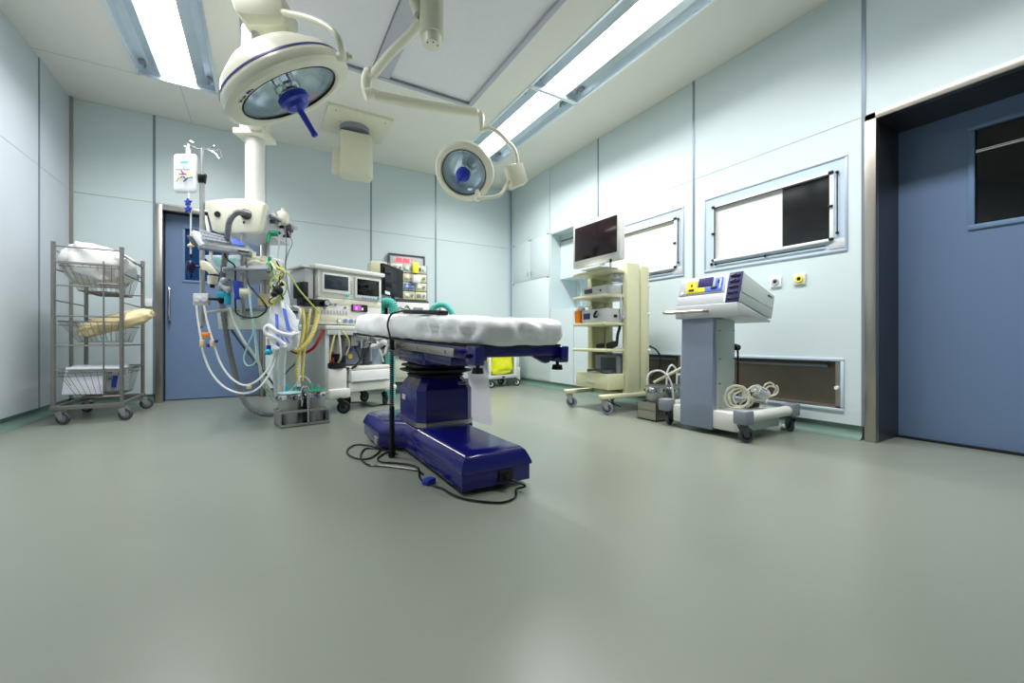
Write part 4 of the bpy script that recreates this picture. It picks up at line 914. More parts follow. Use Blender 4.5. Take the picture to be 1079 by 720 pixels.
# things on the pendant
def T3(l): return [D(u, v, d) for u, v, d in l]
S = [
 ('black_cable', 'black cord looping below the keypad panel', 'cord', [(262, 266, 3.1), (240, 263, 3.1), (237, 268, 3.1), (240, 274, 3.1), (247, 280, 3.1), (248, 290, 3.1), (248, 320, 3.1), (250, 331, 3.1), (262, 335, 3.05), (274, 333, 3.05), (281, 326, 3.05), (278, 319, 3.05), (268, 307, 3.05), (261, 297, 3.05), (260, 275, 3.1)], .006, 'black_gloss'),
 ('drain_tube', 'white drain tube hanging lowest in a wide loop in front of blue door', 'tube', [(207, 322, 3.05), (209, 340, 3.05), (212, 358, 3.05), (215, 375, 3.05), (224, 395, 3.05), (238, 409, 3.05), (254, 414.5, 3.05), (268, 412, 3.05), (279, 402, 3.08), (288, 386, 3.12), (293, 368, 3.15)], .0072, 'white'),
 ('drain_tube', 'white drain tube hanging in the inner loop in front of blue door', 'tube', [(215, 322, 3.03), (219, 342, 3.03), (225, 362, 3.03), (232, 382, 3.03), (243, 398, 3.03), (257, 406, 3.03), (270, 402, 3.06), (280, 392, 3.1), (287, 380, 3.12), (292, 362, 3.15)], .0072, 'white'),
 ('suction_tube', 'pale ivory tube slanting from pendant down to left steel bucket', 'tube', [(242, 324, 3.1), (247, 340, 3.1), (256, 358, 3.1), (266, 372, 3.15), (273, 384, 3.2), (277, 398, 3.3), (284, 411, 3.35), (292, 422, 3.45)], .009, 'green_tint'),
 ('suction_tube', 'clear tube falling straight and bending into left steel bucket', 'tube', [(262, 300, 3.1), (265, 330, 3.1), (269, 352, 3.12), (273, 385, 3.2), (276, 402, 3.3), (282, 414, 3.4), (289, 424, 3.48)], .007, 'green_tint'),
 ('mint_tube', 'thin mint green tube with a small loop under pendant tray', 'tube', [(264, 312, 3.08), (265, 330, 3.08), (267, 349, 3.08), (262, 362, 3.08), (257, 377, 3.08), (260, 385, 3.08), (267, 384, 3.08), (270, 376, 3.08), (268, 350, 3.1)], .0055, 'teal_light'),
 ('grey_stay', 'dark grey cable crossing diagonally behind tubes below the tray', 'cable', [(244, 348, 3.35), (256, 365, 3.35), (268, 380, 3.35), (282, 397, 3.4), (293, 412, 3.45)], .008, 'dgrey'),
 ('signal_cord', 'thin grey cord hanging at the right of pendant head', 'cord', [(304, 244, 3.4), (308, 256, 3.4), (304, 266, 3.4), (301, 280, 3.4), (303, 300, 3.45), (306, 316, 3.5)], .004, 'grey'),
 ('signal_cord', 'thin pale cord dropping from green connector to the hose bundle', 'cord', [(291, 246, 3.3), (294, 256, 3.3), (292, 280, 3.3), (291, 300, 3.3), (293, 315, 3.3)], .005, 'lgrey'),
 ('signal_cord', 'thin grey cord hanging beside the wall, longest right of pendant', 'cord', [(300, 236, 3.4), (302, 262, 3.4), (300, 290, 3.4), (306, 315, 3.4), (309, 325, 3.4)], .004, 'grey'),
]
for nm, lb, ct, pts, r, m in S: cable(nm, lb, ct, T3(pts), r, m)
# drip line fittings
for nm, m, c, s_, lb in (('tube_clip', 'orange', (217, 353, 3.02), (.055, .03, .035), 'orange clip joining two white drain tubes'), ('tube_joint', 'tan_bag', (213.5, 362, 3.02), (.032, .03, .055), 'left ivory joint on the outer drain tube'),
                         ('tube_joint', 'tan_bag', (224, 362, 3.0), (.03, .03, .05), 'right ivory joint on the inner drain tube'), ('tap', 'handle_blue', (219.5, 364, 2.99), (.028, .02, .028), 'small blue tap left of the inner tube joint'),
                         ('tap', 'handle_blue', (228, 359.5, 3.0), (.025, .02, .025), 'small blue tap right of the inner tube joint'), ('tube_joint', 'tan_bag', (262.5, 408, 3.03), (.028, .03, .028), 'ivory joint at the lowest part of inner drain tube')):
    mb = MB(); mb.box(D(*c), s_, .008, (0, 0, -YAW)); single(mb, nm, m, lb, nm.split('_')[-1])
t = thing('valve_block', 'clear square double valve block clipped to the drip pole', 'valve', D(211, 322, 3.08))
mb = MB(); mb.slab([D(203, 309, 3.08), D(219, 309, 3.08), D(219, 322, 3.08), D(203, 322, 3.08)], .03, .006); build(mb, 'block', 'lgrey', t)
mb = MB()
for u in (207.5, 215): mb.cyl(D(u, 315.5, 3.06), D(u, 315.5, 3.09), .018, seg=16)
build(mb, 'dial', 'white', t)
mb = MB(); mb.cyl(D(219, 315, 3.09), D(237, 316, 3.15), .01); mb.ball(D(233, 316, 3.12), .03, (.7, .7, 1.1)); build(mb, 'stem', 'black', t)
t = thing('pole_clamp', 'cream angled pole clamp with ribbed knob on the drip pole', 'clamp', D(216, 300, 3.1))
mb = MB(); mb.slab([D(211, 274, 3.1), D(217, 276, 3.1), D(227, 288, 3.1), D(221, 292, 3.1), ][:4], .05, .008); mb.slab([D(210, 274, 3.1), D(216, 275, 3.1), D(218, 286, 3.1), D(211, 284, 3.1)], .05, .008); build(mb, 'body', 'cream2', t)
mb = MB(); mb.cyl(D(224.5, 291, 3.12), D(224, 300, 3.12), .035, .032, seg=18); build(mb, 'knob', 'cream2', t)
mb = MB(); mb.cyl(D(224, 300, 3.12), D(223.5, 303.5, 3.12), .015, seg=12); mb.cyl(D(224.5, 289.5, 3.12), D(224.5, 291, 3.12), .03, seg=12); build(mb, 'tip', 'black', t)
mb = MB(); mb.slab([D(244, 295, 3.08), D(251.5, 296, 3.08), D(252.5, 314, 3.08), D(247, 316, 3.08)], .05, .01); o = single(mb, 'sensor_block', 'handle_blue', 'bright blue upright transducer block under pendant shelf', 'sensor')
mb = MB(); mb.box(D(238, 300, 3.15), (.09, .06, .07), .015, (.2, .3, .2)); mb.cyl(D(233, 300, 3.12), D(242, 308, 3.1), .018); mb.ball(D(241, 305, 3.1), .022); mb.ball(D(236, 296, 3.12), .026)
single(mb, 'transducer_cluster', 'lgrey', 'pale grey cluster of pressure transducers left of the blue block', 'transducer')
mb = MB(); mb.box(D(236, 311, 3.12), (.08, .05, .05), .01, (0, 0, -.4)); mb.cyl(D(240, 312, 3.1), D(240, 321, 3.1), .022); single(mb, 'stopcock_rack', 'cyan', 'turquoise stopcock rack beside clear valve block', 'stopcock')
mb = MB(); mb.cyl(D(253, 309, 3.1), D(261, 309, 3.12), .038, .03, seg=20); mb.ball(D(260, 309, 3.12), .034); single(mb, 'pressure_dome', 'cream2', 'round cream pressure dome right of the blue block', 'dome')
mb = MB(); mb.slab([D(270, 309, 3.2), D(284, 310, 3.2), D(284, 322, 3.2), D(271, 322, 3.2)], .09, .012); single(mb, 'pump_box', 'tan_bag', 'pale yellow box in front of thick rear pole', 'box')
mb = MB(); mb.slab([D(213, 269, 3.5), D(252, 269, 3.45), D(256, 285, 3.45), D(237, 294, 3.5), D(214, 293, 3.5)][:4], .03, .004); single(mb, 'paper_stack', 'paper', 'stack of white papers tilted behind drip pole', 'papers')
mb = MB(); mb.slab([D(222, 271, 3.4), D(250, 272, 3.35), D(246, 283, 3.35), D(228, 281, 3.4)], .006, .001); single(mb, 'cover_sheet', 'teal_light', 'mint tinted plastic sheet lying over the white papers', 'sheet')
mb = MB(); 
def crump(c, r, sd):
    def fn(u, v):
        d = Vector((math.sin(v)*math.cos(u), math.sin(v)*math.sin(u), math.cos(v))); n = 1+.5*noise.noise(d*2.5+Vector((sd, 0, 0)))+.2*noise.noise(d*7)
        return Vector((d.x*r[0]*n, d.y*r[1]*n, d.z*r[2]*n))+c
    return fn
mb.blob(crump(D(270, 277, 3.3), (.11, .07, .05), 4), 36, 20); mb.blob(crump(D(263, 272, 3.28), (.05, .04, .06), 8), 24, 14); single(mb, 'crumpled_wrap', 'cream2', 'crumpled cream gloves and wrap lying on pendant shelf', 'wrap', sharp=3)
mb = MB(); mb.ball(D(284, 282, 3.15), .03, (1, .8, 1.5)); mb.cyl(D(284, 276, 3.15), D(284, 271, 3.15), .012); single(mb, 'oxygen_valve', 'green', 'green valve at the right end of pendant shelf', 'valve')
# lime wire tangle: individual leads
rnd = random.Random(5)
ORD = ('first', 'second', 'third', 'fourth', 'fifth', 'sixth', 'seventh', 'eighth', 'last')
for i in range(9):
    u0, v0 = 281+1.3*i, rnd.uniform(272, 282); pts = [(u0, v0, 3.15)]
    for j in range(6): pts.append((rnd.uniform(283, 300) if j < 5 else 282+2.3*i, v0+8*(j+1)+rnd.uniform(-4, 4), 3.08+rnd.uniform(0, .12)))
    m_ = ('lime_wire', 'yellow_hose', 'lime_wire', 'ivory_cable', 'dgrey', 'lime_wire', 'ivory_cable', 'lime_wire', 'black')[i]
    cable('monitor_lead', 'thin %s monitor lead hanging in the tangle, %s from left at its lower end' % ({'lime_wire': 'lime yellow', 'ivory_cable': 'ivory', 'dgrey': 'dark grey', 'yellow_hose': 'straw yellow', 'black': 'black'}[m_], ORD[i]), 'lead', T3(pts), .0048, m_, 'monitor leads tangled on the pendant')
cable('long_lead', 'lime lead running from the tangle diagonally across to the white machine', 'lead', T3([(290, 282, 3.1), (303, 288, 3.2), (315, 305, 3.3), (326, 318, 3.4), (337, 330, 3.62)]), .006, 'lime_wire')
mb = MB(); mb.ball(D(293, 306, 3.08), .035, (1, .8, 1)); mb.ball(D(289, 310, 3.06), .024); mb.cyl(D(286, 302, 3.1), D(297, 309, 3.1), .014); mb.ball(D(297, 299, 3.1), .02); single(mb, 'lead_clip', 'black', 'black clip gathering leads above the blue striped bag', 'clip')

# bag with blue stripes
t = thing('striped_bag', 'hanging translucent white plastic bag with blue printed stripes', 'plastic bag', D(297, 370, 3.15))
mb = MB()
def bf(u, v):
    z = math.cos(v); f = (1-z)/2; wd = .035+.085*math.sin(min(1, f*1.3)*PI/2)*(1-.25*max(0, f-.7)/.3)
    c = D(295+6*f, 312+58*f, 3.15); n = 1+.22*noise.noise(Vector((math.cos(u)*1.3, math.sin(u)*1.3, f*5)))
    s_ = math.sin(v)**.5 if math.sin(v) > 0 else 0
    return c+RT*(math.cos(u)*wd*s_*n)+FW*(math.sin(u)*wd*.45*s_*n)
mb.blob(bf, 40, 26); build(mb, 'bag', 'clearbag', t, sharp=3)
for (ua, ub, va, vb, wd) in ((289.5, 291, 330, 366, 3.4), (297, 302, 324, 350, 4.2), (293, 297, 350, 361, 3), (297, 303, 351, 363, 3.4)):
    mb = MB(); mb.slab([D(ua, va, 3.045), D(ua+wd, va+2, 3.045), D(ub+wd, vb, 3.04), D(ub, vb-2, 3.04)], .006, .002); build(mb, 'stripe', 'blue_panel', t)
W_ = [
 ('breathing_tube', 'thick white tube looping left around the striped bag', 'tube', [(313, 338, 3.2), (308, 352, 3.1), (302, 353, 3.02), (292, 350, 2.98), (284, 344, 2.98), (280, 346, 2.98), (281, 352, 2.98), (290, 356, 2.98), (300, 364, 3.0)], .0165, 'clearbag', 0),
 ('breathing_tube', 'white tube curving in front of the black breathing bag', 'tube', [(297, 318, 3.1), (300, 330, 3.08), (306, 345, 3.1), (314, 351, 3.15), (303, 352, 3.05)], .013, 'clearbag', 0),
 ('bucket_tube', 'wide pale tube dropping into left steel bucket, left one', 'tube', [(291, 366, 3.1), (290, 380, 3.2), (291, 400, 3.35), (292, 418, 3.42)], .022, 'clearbag', 0),
 ('bucket_tube', 'wide pale tube dropping into left steel bucket, right one', 'tube', [(299, 364, 3.1), (297, 385, 3.2), (297, 400, 3.3), (298, 423, 3.36)], .024, 'clearbag', 0),
 ('ventilator_hose', 'pale yellow corrugated hose hanging in a U from machine, outer one', 'hose', [(335, 324, 3.62), (334, 336, 3.6), (330, 350, 3.55), (322, 363, 3.5), (313, 369, 3.45), (306, 364, 3.4), (303, 358, 3.35)], .018, 'yellow_hose', 1),
 ('ventilator_hose', 'pale yellow corrugated hose falling straight toward buckets, left one', 'hose', [(319, 324, 3.55), (320, 345, 3.52), (317, 365, 3.5), (313, 385, 3.5), (314, 404, 3.5)], .015, 'yellow_hose', 1),
 ('ventilator_hose', 'pale yellow corrugated hose falling straight toward buckets, right one', 'hose', [(327, 326, 3.58), (325, 340, 3.56), (321, 365, 3.55), (319, 385, 3.55), (318, 402, 3.55)], .013, 'yellow_hose', 1),
 ('gas_hose', 'dark red hose curving from machine to the yellow hoses', 'hose', [(341, 348, 3.66), (337, 356, 3.62), (330, 367, 3.58), (320, 372, 3.56), (310, 371, 3.5), (302, 364, 3.45), (299, 360, 3.4)], .013, 'red_hose', 0),
 ('stay_wire', 'thin dark cable crossing in front of pale screen', 'cable', [(298, 398, 3.45), (305, 389, 3.5), (312, 382, 3.5), (318, 370, 3.52)], .006, 'dgrey', 0),
 ('clear_tube', 'clear tube arching from right bucket over to the left bucket', 'tube', [(329, 412, 3.6), (326, 402, 3.6), (320, 397, 3.58), (315, 398, 3.5), (312, 405, 3.48), (304, 413, 3.45), (294, 413, 3.42)], .008, 'green_tint', 0)]
for nm, lb, ct, pts, r, m, rb in W_: cable(nm, lb, ct, T3(pts), r, m, smooth=14 if rb else 6, ribs=rb, seg=12)
t = thing('cyan_bulb', 'cyan squeeze bulb on short blue neck hanging left of striped bag', 'bulb', D(283, 374, 3.0))
mb = MB(); mb.ball(D(283, 371, 3.0), .027, (1, 1, .9)); build(mb, 'bulb', 'cyan', t)
mb = MB(); mb.cyl(D(283, 368, 3.0), D(283, 364, 3.0), .016, seg=12); build(mb, 'neck', 'handle_blue', t)
mb = MB(); mb.cyl(D(283, 364, 3.0), D(282.5, 357, 3.0), .009, seg=12); build(mb, 'stem', 'tan_bag', t)
t = thing('breathing_bag', 'black breathing bag with grey cuff and white strap left of machine', 'breathing bag', D(308, 348, 3.5))
mb = MB(); mb.ball(D(308, 343, 3.5), .052, (.9, .7, 1.0)); build(mb, 'bag', 'black', t, sharp=3)
mb = MB(); mb.cyl(D(307.5, 341, 3.5), D(307.5, 330, 3.5), .042, .05, seg=24); build(mb, 'cuff', 'grey', t)
mb = MB(); mb.cyl(D(307.5, 330, 3.5), D(307.5, 328, 3.5), .052, seg=24); build(mb, 'collar', 'black', t)
mb = MB(); mb.tube(T3([(303, 330, 3.46), (302, 326, 3.46), (308, 323.5, 3.44), (315, 325, 3.46), (316, 330, 3.46), (314, 338, 3.46)]), .012, 8); build(mb, 'strap', 'white', t)

# ================================================================ SUCTION BUCKETS UNDER PENDANT
t = thing('bucket_rack', 'low steel rack on floor with an upright carry hoop, below pendant', 'rack', (.263, 3.665, 0), math.radians(8.6))
P = wm(t)
mb = MB(P)
def tray(mb, x0, x1, y0, y1, z0, z1, th=.004):
    mb.bb(x0, x1, y0, y1, z0, z0+th); mb.bb(x0, x1, y0, y0+th, z0, z1); mb.bb(x0, x1, y1-th, y1, z0, z1); mb.bb(x0, x0+th, y0, y1, z0, z1); mb.bb(x1-th, x1, y0, y1, z0, z1)
mb.bb(-.175, .175, -.12, .12, .004, .012); mb.bb(-.175, -.165, -.12, .12, .004, .12); mb.bb(.165, .175, -.12, .12, .004, .12); mb.bb(-.175, .175, .112, .12, .004, .12)
mb.bb(-.175, .175, -.125, -.115, .004, .022, .002); mb.bb(-.175, .175, -.125, -.115, .105, .124, .002); build(mb, 'rack_frame', 'steel2', t)
mb = MB(P); mb.tube([(.015, -.13, .03), (.015, -.13, .25), (.008, -.13, .285), (-.01, -.125, .30), (-.02, -.12, .29), (-.028, -.12, .26), (-.03, -.12, .20)], .009, 10); build(mb, 'hoop', 'chrome', t)
def bucket(nm, lb, x, y, z, r0, r1, h, lid, group, hoops=1):
    t = thing(nm, lb, 'bucket', (x, y, z), 0, group); P = Matrix.Translation((x, y, z))
    mb = MB(P); mb.lathe([(0, 0), (r0*.96, 0), (r0, .006), (r1, h-.012), (r1+.008, h-.008), (r1+.008, h), (r1-.004, h), (r0-.006, .01), (0, .01)], None, 40); build(mb, 'pail', 'steel2', t)
    mb = MB(P); mb.lathe([(r1+.001, h-.055), (r1+.007, h-.05), (r1+.007, h-.02), (r1+.003, h-.012)], None, 40); build(mb, 'collar_band', 'chrome', t)
    mb = MB(P)
    mb.bm.free()
    for i in range(8): a = i*2*PI/8; mb = MB(P); mb.box(((r1+.008)*math.cos(a), (r1+.008)*math.sin(a), h-.034), (.01, .01, .016), .002, (0, 0, a)); build(mb, 'clip', 'dgrey', t)
    mb = MB(P); mb.lathe([(0, h+.012), (r1*.3, h+.012), (r1*.9, h+.004), (r1+.004, h)], None, 40); build(mb, 'lid', lid, t)
    return t
b1 = bucket('suction_bucket', 'steel suction bucket with clear lid, left of two in the low rack', .178, 3.645, .014, .072, .082, .235, 'teal_light', 'suction buckets in the low rack')
b2 = bucket('suction_bucket', 'steel suction bucket with green lid, right of two in the low rack', .352, 3.69, .014, .072, .082, .24, 'green', 'suction buckets in the low rack')
for b_, c in ((b1, (.178, 3.645, .262)), (b2, (.352, 3.69, .268))):
    mb = MB(); mb.cyl((c[0]-.02, c[1], c[2]-.01), (c[0]-.02, c[1], c[2]+.04), .012, seg=12); mb.cyl((c[0]+.03, c[1]+.01, c[2]-.01), (c[0]+.03, c[1]+.01, c[2]+.025), .01, seg=12); build(mb, 'tube_port', 'cyan' if b_ is b1 else 'teal', b_)
mb = MB(); mb.bb(.262, .292, 3.575, 3.61, .014, .17, .004); mb.cyl((.277, 3.592, .17), (.277, 3.592, .2), .012); single(mb, 'small_canister', 'black_gloss', 'small black canister standing between two rack buckets', 'canister')

# ================================================================ ANAESTHESIA MACHINE
t = thing('anaesthesia_machine', 'cream anaesthesia machine with two dark screens on black casters', 'anaesthesia machine', (.423, 4.11, 0), math.radians(22))
P = wm(t); W = .668
mb = MB(P); mb.bb(0, W, 0, .34, 1.045, 1.295, .008); build(mb, 'upper_body', 'off_white', t)
mb = MB(P); mb.bb(-.05, W+.02, -.04, .36, 1.295, 1.335, .014); mb.bb(-.12, -.04, .05, .34, 1.30, 1.32, .006); build(mb, 'canopy', 'off_white', t)
for x0, x1, sm, zz in ((.03, .305, 'screen', 1.10), (.36, .645, 'black_glass', 1.075)):
    mb = MB(P); mb.bb(x0, x1, -.022, .002, zz-.012, 1.268, .008); mon = build(mb, 'screen_bezel', 'off_white', t)
    mb = MB(P); mb.bb(x0+.018, x1-.022, -.026, -.02, zz+.018, 1.25, .002); build(mb, 'screen', sm, mon)
mb = MB(P)
for j in range(6): mb.box((.333, -.004, 1.22-.024*j), (.022, .01, .012), .002)
build(mb, 'button_column', 'lgrey', t)
mb = MB(P)
for x in (.44, .47, .50, .53, .56): mb.box((x, -.024, 1.068), (.014, .008, .012), .002)
build(mb, 'soft_keys', 'blue_panel', t)
for x in (.275, .615): 
    mb = MB(P); mb.cyl((x, -.04, 1.075), (x, -.02, 1.075), .015, seg=16); build(mb, 'dial', 'teal', t)
mb = MB(P); mb.bb(0, W, .0, .36, .80, 1.043, .008); build(mb, 'gas_panel', 'off_white', t)
mb = MB(P); mb.bb(.015, .655, -.004, .002, .985, 1.03, .002); mb.bb(.02, .3, -.004, .004, .83, .88, .003); mb.bb(.18, .46, -.006, .004, .80, .86, .003); build(mb, 'panel_insets', 'cream2', t)
mb = MB(P)
for x, z in ((.06, .985), (.12, .985), (.165, .985), (.26, .96), (.06, .945)): mb.cyl((x, -.014, z), (x, .0, z), .011, seg=12)
build(mb, 'valve_knob', 'grey', t)
for x in (.14, .20, .26, .32): 
    mb = MB(P); mb.cyl((x+.06, -.016, .835), (x+.06, .0, .835), .022, seg=20); mb.cyl((x+.06, -.018, .835), (x+.06, -.015, .835), .016, seg=20, mi=1); build(mb, 'gauge', ['steel2', 'white' if x < .2 else 'blue_panel'], t)
mb = MB(P); mb.bb(.325, .50, -.018, .0, .93, 1.0, .01); pb = build(mb, 'display_housing', 'black_gloss', t)
mb = MB(P); mb.bb(.335, .42, -.021, -.017, .938, .992, .002); build(mb, 'display', 'purple', pb)
mb = MB(P); mb.bb(.425, .445, -.021, -.017, .945, .97, .001); mb.bb(.36, .38, -.0225, -.02, .945, .975, .001); build(mb, 'display_digits', 'white', pb)
mb = MB(P)
for i in range(9): mb.bb(.03+.03*i, .045+.03*i, -.008, .0, .895, .93, .002)
build(mb, 'label_strip', 'lgrey', t)
mb = MB(P); mb.bb(-.01, W+.02, -.16, .36, .745, .785, .01); build(mb, 'worktop', 'off_white', t)
mb = MB(P); mb.bb(.0, W, -.155, -.15, .70, .745, .003); mb.bb(-.01, .03, -.14, .3, .16, .745, .006); build(mb, 'frame_post', 'lgrey', t)
mb = MB(P); mb.bb(.03, W, .25, .28, .40, .745, .004); build(mb, 'bay_back', 'bluegrey', t)
mb = MB(P); mb.bb(-.10, -.02, .04, .32, .90, 1.29, .006); build(mb, 'side_cabinet', 'lgrey', t)
mb = MB(P); mb.bb(-.125, -.075, .02, .2, 1.03, 1.17, .006); build(mb, 'side_module', 'black', t)
mb = MB(P); mb.bb(-.20, .02, -.13, -.02, .945, 1.01, .008); mb.cyl((-.005, -.16, .98), (-.005, -.10, .98), .03, seg=20); build(mb, 'valve_arm', 'black_gloss', t)
mb = MB(P); mb.cyl((-.005, -.168, .98), (-.005, -.158, .98), .022, seg=20); build(mb, 'valve_dial', 'chrome', t)
# canister and bay clutter
mb = MB(P); mb.cyl((.10, -.08, .41), (.10, -.08, .45), .105, seg=32); build(mb, 'absorber_ring', 'black', t)
mb = MB(P); mb.box((.10, -.08, .305), (.19, .17, .205), .03); build(mb, 'absorber', 'off_white', t)
for x, z, r, m in ((.06, .62, .055, 'grey'), (.135, .60, .05, 'clear'), (.22, .58, .04, 'bluegrey')): 
    mb = MB(P); mb.cyl((x, -.06, z-.07), (x, -.06, z+.06), r, seg=24); mb.cyl((x, -.06, z+.06), (x, -.06, z+.075), r*1.1, seg=24); build(mb, 'chamber', m, t)
mb = MB(P); mb.bb(.26, .64, -.02, .24, .42, .62, .005); build(mb, 'vaporizer_box', 'bluegrey', t)
mb = MB(P); mb.cyl((.30, -.03, .50), (.30, -.022, .50), .024, seg=20); build(mb, 'warning_dot', 'yellow', t)
mb = MB(P); mb.bb(.44, .53, -.05, .0, .42, .60, .004); build(mb, 'scavenger_box', 'dgrey', t)
mb = MB(P); mb.bb(.20, .66, -.10, -.07, .63, .67, .005); mb.bb(.25, .33, -.12, -.05, .60, .70, .008); mb.bb(.37, .43, -.12, -.05, .58, .71, .008); mb.bb(.48, .56, -.11, -.05, .59, .69, .008); mb.cyl((.46, -.12, .45), (.46, -.12, .70), .014); build(mb, 'manifold', 'steel2', t)
mb = MB(P); mb.bb(.22, .26, -.13, -.08, .555, .60, .004); mb.bb(.21, .245, -.14, -.09, .69, .735, .004); mb.bb(.58, .62, -.11, -.06, .56, .62, .004); build(mb, 'filler_block', 'navy_panel', t)
for i, (pts, r, m) in enumerate(((((.09, -.14, .745), (.06, -.15, .65), (.04, -.13, .5), (.08, -.1, .44)), .008, 'yellow_hose'), (((.11, -.15, .745), (.12, -.16, .6), (.13, -.15, .5), (.12, -.12, .44)), .009, 'ivory_cable'),
                                 (((.13, -.15, .745), (.19, -.16, .68), (.22, -.14, .6), (.2, -.12, .52)), .007, 'yellow_hose'), (((.19, -.15, .39), (.26, -.17, .41), (.34, -.16, .5), (.38, -.13, .62), (.39, -.1, .7)), .011, 'black'),
                                 (((.52, -.1, .66), (.55, -.14, .55), (.58, -.14, .48), (.62, -.1, .44)), .008, 'green_tint'), (((.3, -.1, .6), (.33, -.13, .5), (.36, -.1, .45)), .006, 'black'))):
    part_cable('hose', t, [P @ Vector(p) for p in pts], r, m)
mb = MB(P); mb.cyl((.07, -.13, .45), (.07, -.13, .50), .009); build(mb, 'red_fitting', 'red_hose', t)
mb = MB(P); mb.bb(.205, .665, -.17, .26, .375, .41, .01); mb.bb(.215, .655, -.165, .26, .27, .375, .006); build(mb, 'drawer_unit', 'off_white', t)
mb = MB(P); mb.bb(.22, .65, -.178, -.165, .265, .372, .008); d_ = build(mb, 'drawer', 'white', t)
mb = MB(P); mb.bb(.235, .60, -.19, -.178, .268, .283, .004); build(mb, 'drawer_handle', 'lgrey', d_)
mb = MB(P); mb.bb(.21, .66, -.165, .26, .175, .262, .01); mb.bb(.0, .21, -.19, .25, .13, .22, .02); mb.bb(.60, .74, -.16, .24, .155, .205, .015); build(mb, 'base', 'off_white', t)
for x, y, a in ((.10, -.20, -.7), (.63, -.10, .6), (.33, .12, .3), (.10, .26, .2), (.62, .26, .2)): caster(t, x, y, .058, .14, a, 'black', 'dgrey', 'black')
cable('floor_cable', 'thin dark cord lying on the floor under white machine', 'cord', gp([(362, 431), (368, 425), (380, 424), (392, 428), (404, 426), (414, 427)]), .006, 'dgrey')

# ================================================================ MONITOR RACK BEHIND
t = thing('monitor_rack', 'cream equipment rack with stacked monitoring modules against the back wall', 'rack', (1.48, 5.12, 0))
P = wm(t); x0, x1 = -.16, .30
mb = MB(P); mb.bb(x0-.02, x0, -.0, .3, .12, 1.60, .004); mb.bb(x1, x1+.02, -.0, .3, .12, 1.60, .004); mb.bb(x0, x1, .27, .29, .12, 1.60, .003); build(mb, 'rack_frame', 'grey', t)
mb = MB(P); mb.bb(x0-.03, x1+.03, -.02, .3, 1.125, 1.15, .004); build(mb, 'shelf', 'dgrey', t)
mb = MB(P); mb.bb(x0-.22, x0-.03, .0, .2, 1.46, 1.60, .008); build(mb, 'side_unit', 'beige', t)
rn = random.Random(3)
for r0 in range(4):
    z = 1.16+r0*.11
    for c in range(3):
        xx = x0+.01+c*.15; m_ = rn.choice(['lgrey', 'cream2', 'beige'])
        mb = MB(P); mb.bb(xx, xx+.145, -.03, .2, z, z+.10, .006); mo = build(mb, 'module', m_, t)
        mb = MB(P); mb.bb(xx+.02, xx+.07, -.045, -.03, z+.03, z+.07, .004); build(mb, 'module_socket', rn.choice(['grey', 'cream', 'dgrey', 'white']), mo)
        mb = MB(P); mb.cyl((xx+.11, -.045, z+.05), (xx+.11, -.03, z+.05), .016, seg=12); build(mb, 'module_knob', rn.choice(['beige', 'white', 'grey']), mo)
mb = MB(P)
for i in range(3):
    for j in range(2): mb.bb(x0+.17+.045*i, x0+.20+.045*i, -.05, -.03, 1.285+.045*j, 1.315+.045*j, .003)
build(mb, 'blue_keys', 'blue_panel', t)
mb = MB(P); mb.bb(.11, .185, -.065, -.045, 1.49, 1.62, .004); build(mb, 'note', 'yellow', t, 'bright yellow card')
mb = MB(P); mb.bb(.10, .20, -.10, -.045, 1.36, 1.46, .02); build(mb, 'white_box', 'white', t)
mb = MB(P); mb.bb(x0-.02, x1+.02, -.05, .28, .93, 1.12, .008); build(mb, 'recorder', 'off_white', t)
mb = MB(P); mb.tube([(-.05, -.056, 1.06), (-.0, -.056, 1.04), (.04, -.056, 1.08), (.08, -.056, 1.03)], .006, 6); mb.bb(.12, .24, -.056, -.05, 1.02, 1.06); mb.bb(-.14, -.06, -.056, -.05, 1.02, 1.05); build(mb, 'recorder_marks', 'grey', t)
mb = MB(P); mb.bb(x0-.02, x1+.02, -.1, .28, .15, .46, .01); mb.bb(x0-.05, x1+.04, -.13, .28, .46, .485, .005); build(mb, 'lower_cabinet', 'cream2', t)
mb = MB(P); mb.bb(-.12, .26, -.11, -.1, .2, .42, .004); build(mb, 'cabinet_door', 'cream', t)
for x, y in ((x0, -.05), (x1, -.05), (x0, .22), (x1, .22)): caster(t, x, y, .05, .15, .3, 'black', 'grey')
# LED sign
t = thing('digital_clock', 'grey framed wall clock with red digits above monitoring rack', 'clock', (1.66, YB-.05, 1.59))
x0, x1 = 1.44, 1.915
mb = MB(); mb.bb(x0, x1, YB-.05, YB-.004, 1.60, 1.80, .004); build(mb, 'case', 'lgrey', t)
mb = MB()
for q in ((x0-.012, x1+.012, 1.795, 1.815), (x0-.012, x0+.008, 1.58, 1.80), (x1-.008, x1+.012, 1.58, 1.80)): mb.bb(q[0], q[1], YB-.065, YB-.01, q[2], q[3], .003)
build(mb, 'frame', 'dgrey', t)
mb = MB(xf((1.645, YB-.053, 1.733), (PI/2, 0, 0))); mb.text('88:88.°', .085, Matrix.Identity(4), .001); build(mb, 'digits', 'red', t)
mb = MB(xf((1.64, YB-.053, 1.665), (PI/2, 0, 0))); mb.bb(-.05, -.035, -.01, .01, 0, .002); mb.bb(-.02, .04, -.008, .008, 0, .002); build(mb, 'print', 'grey', t)
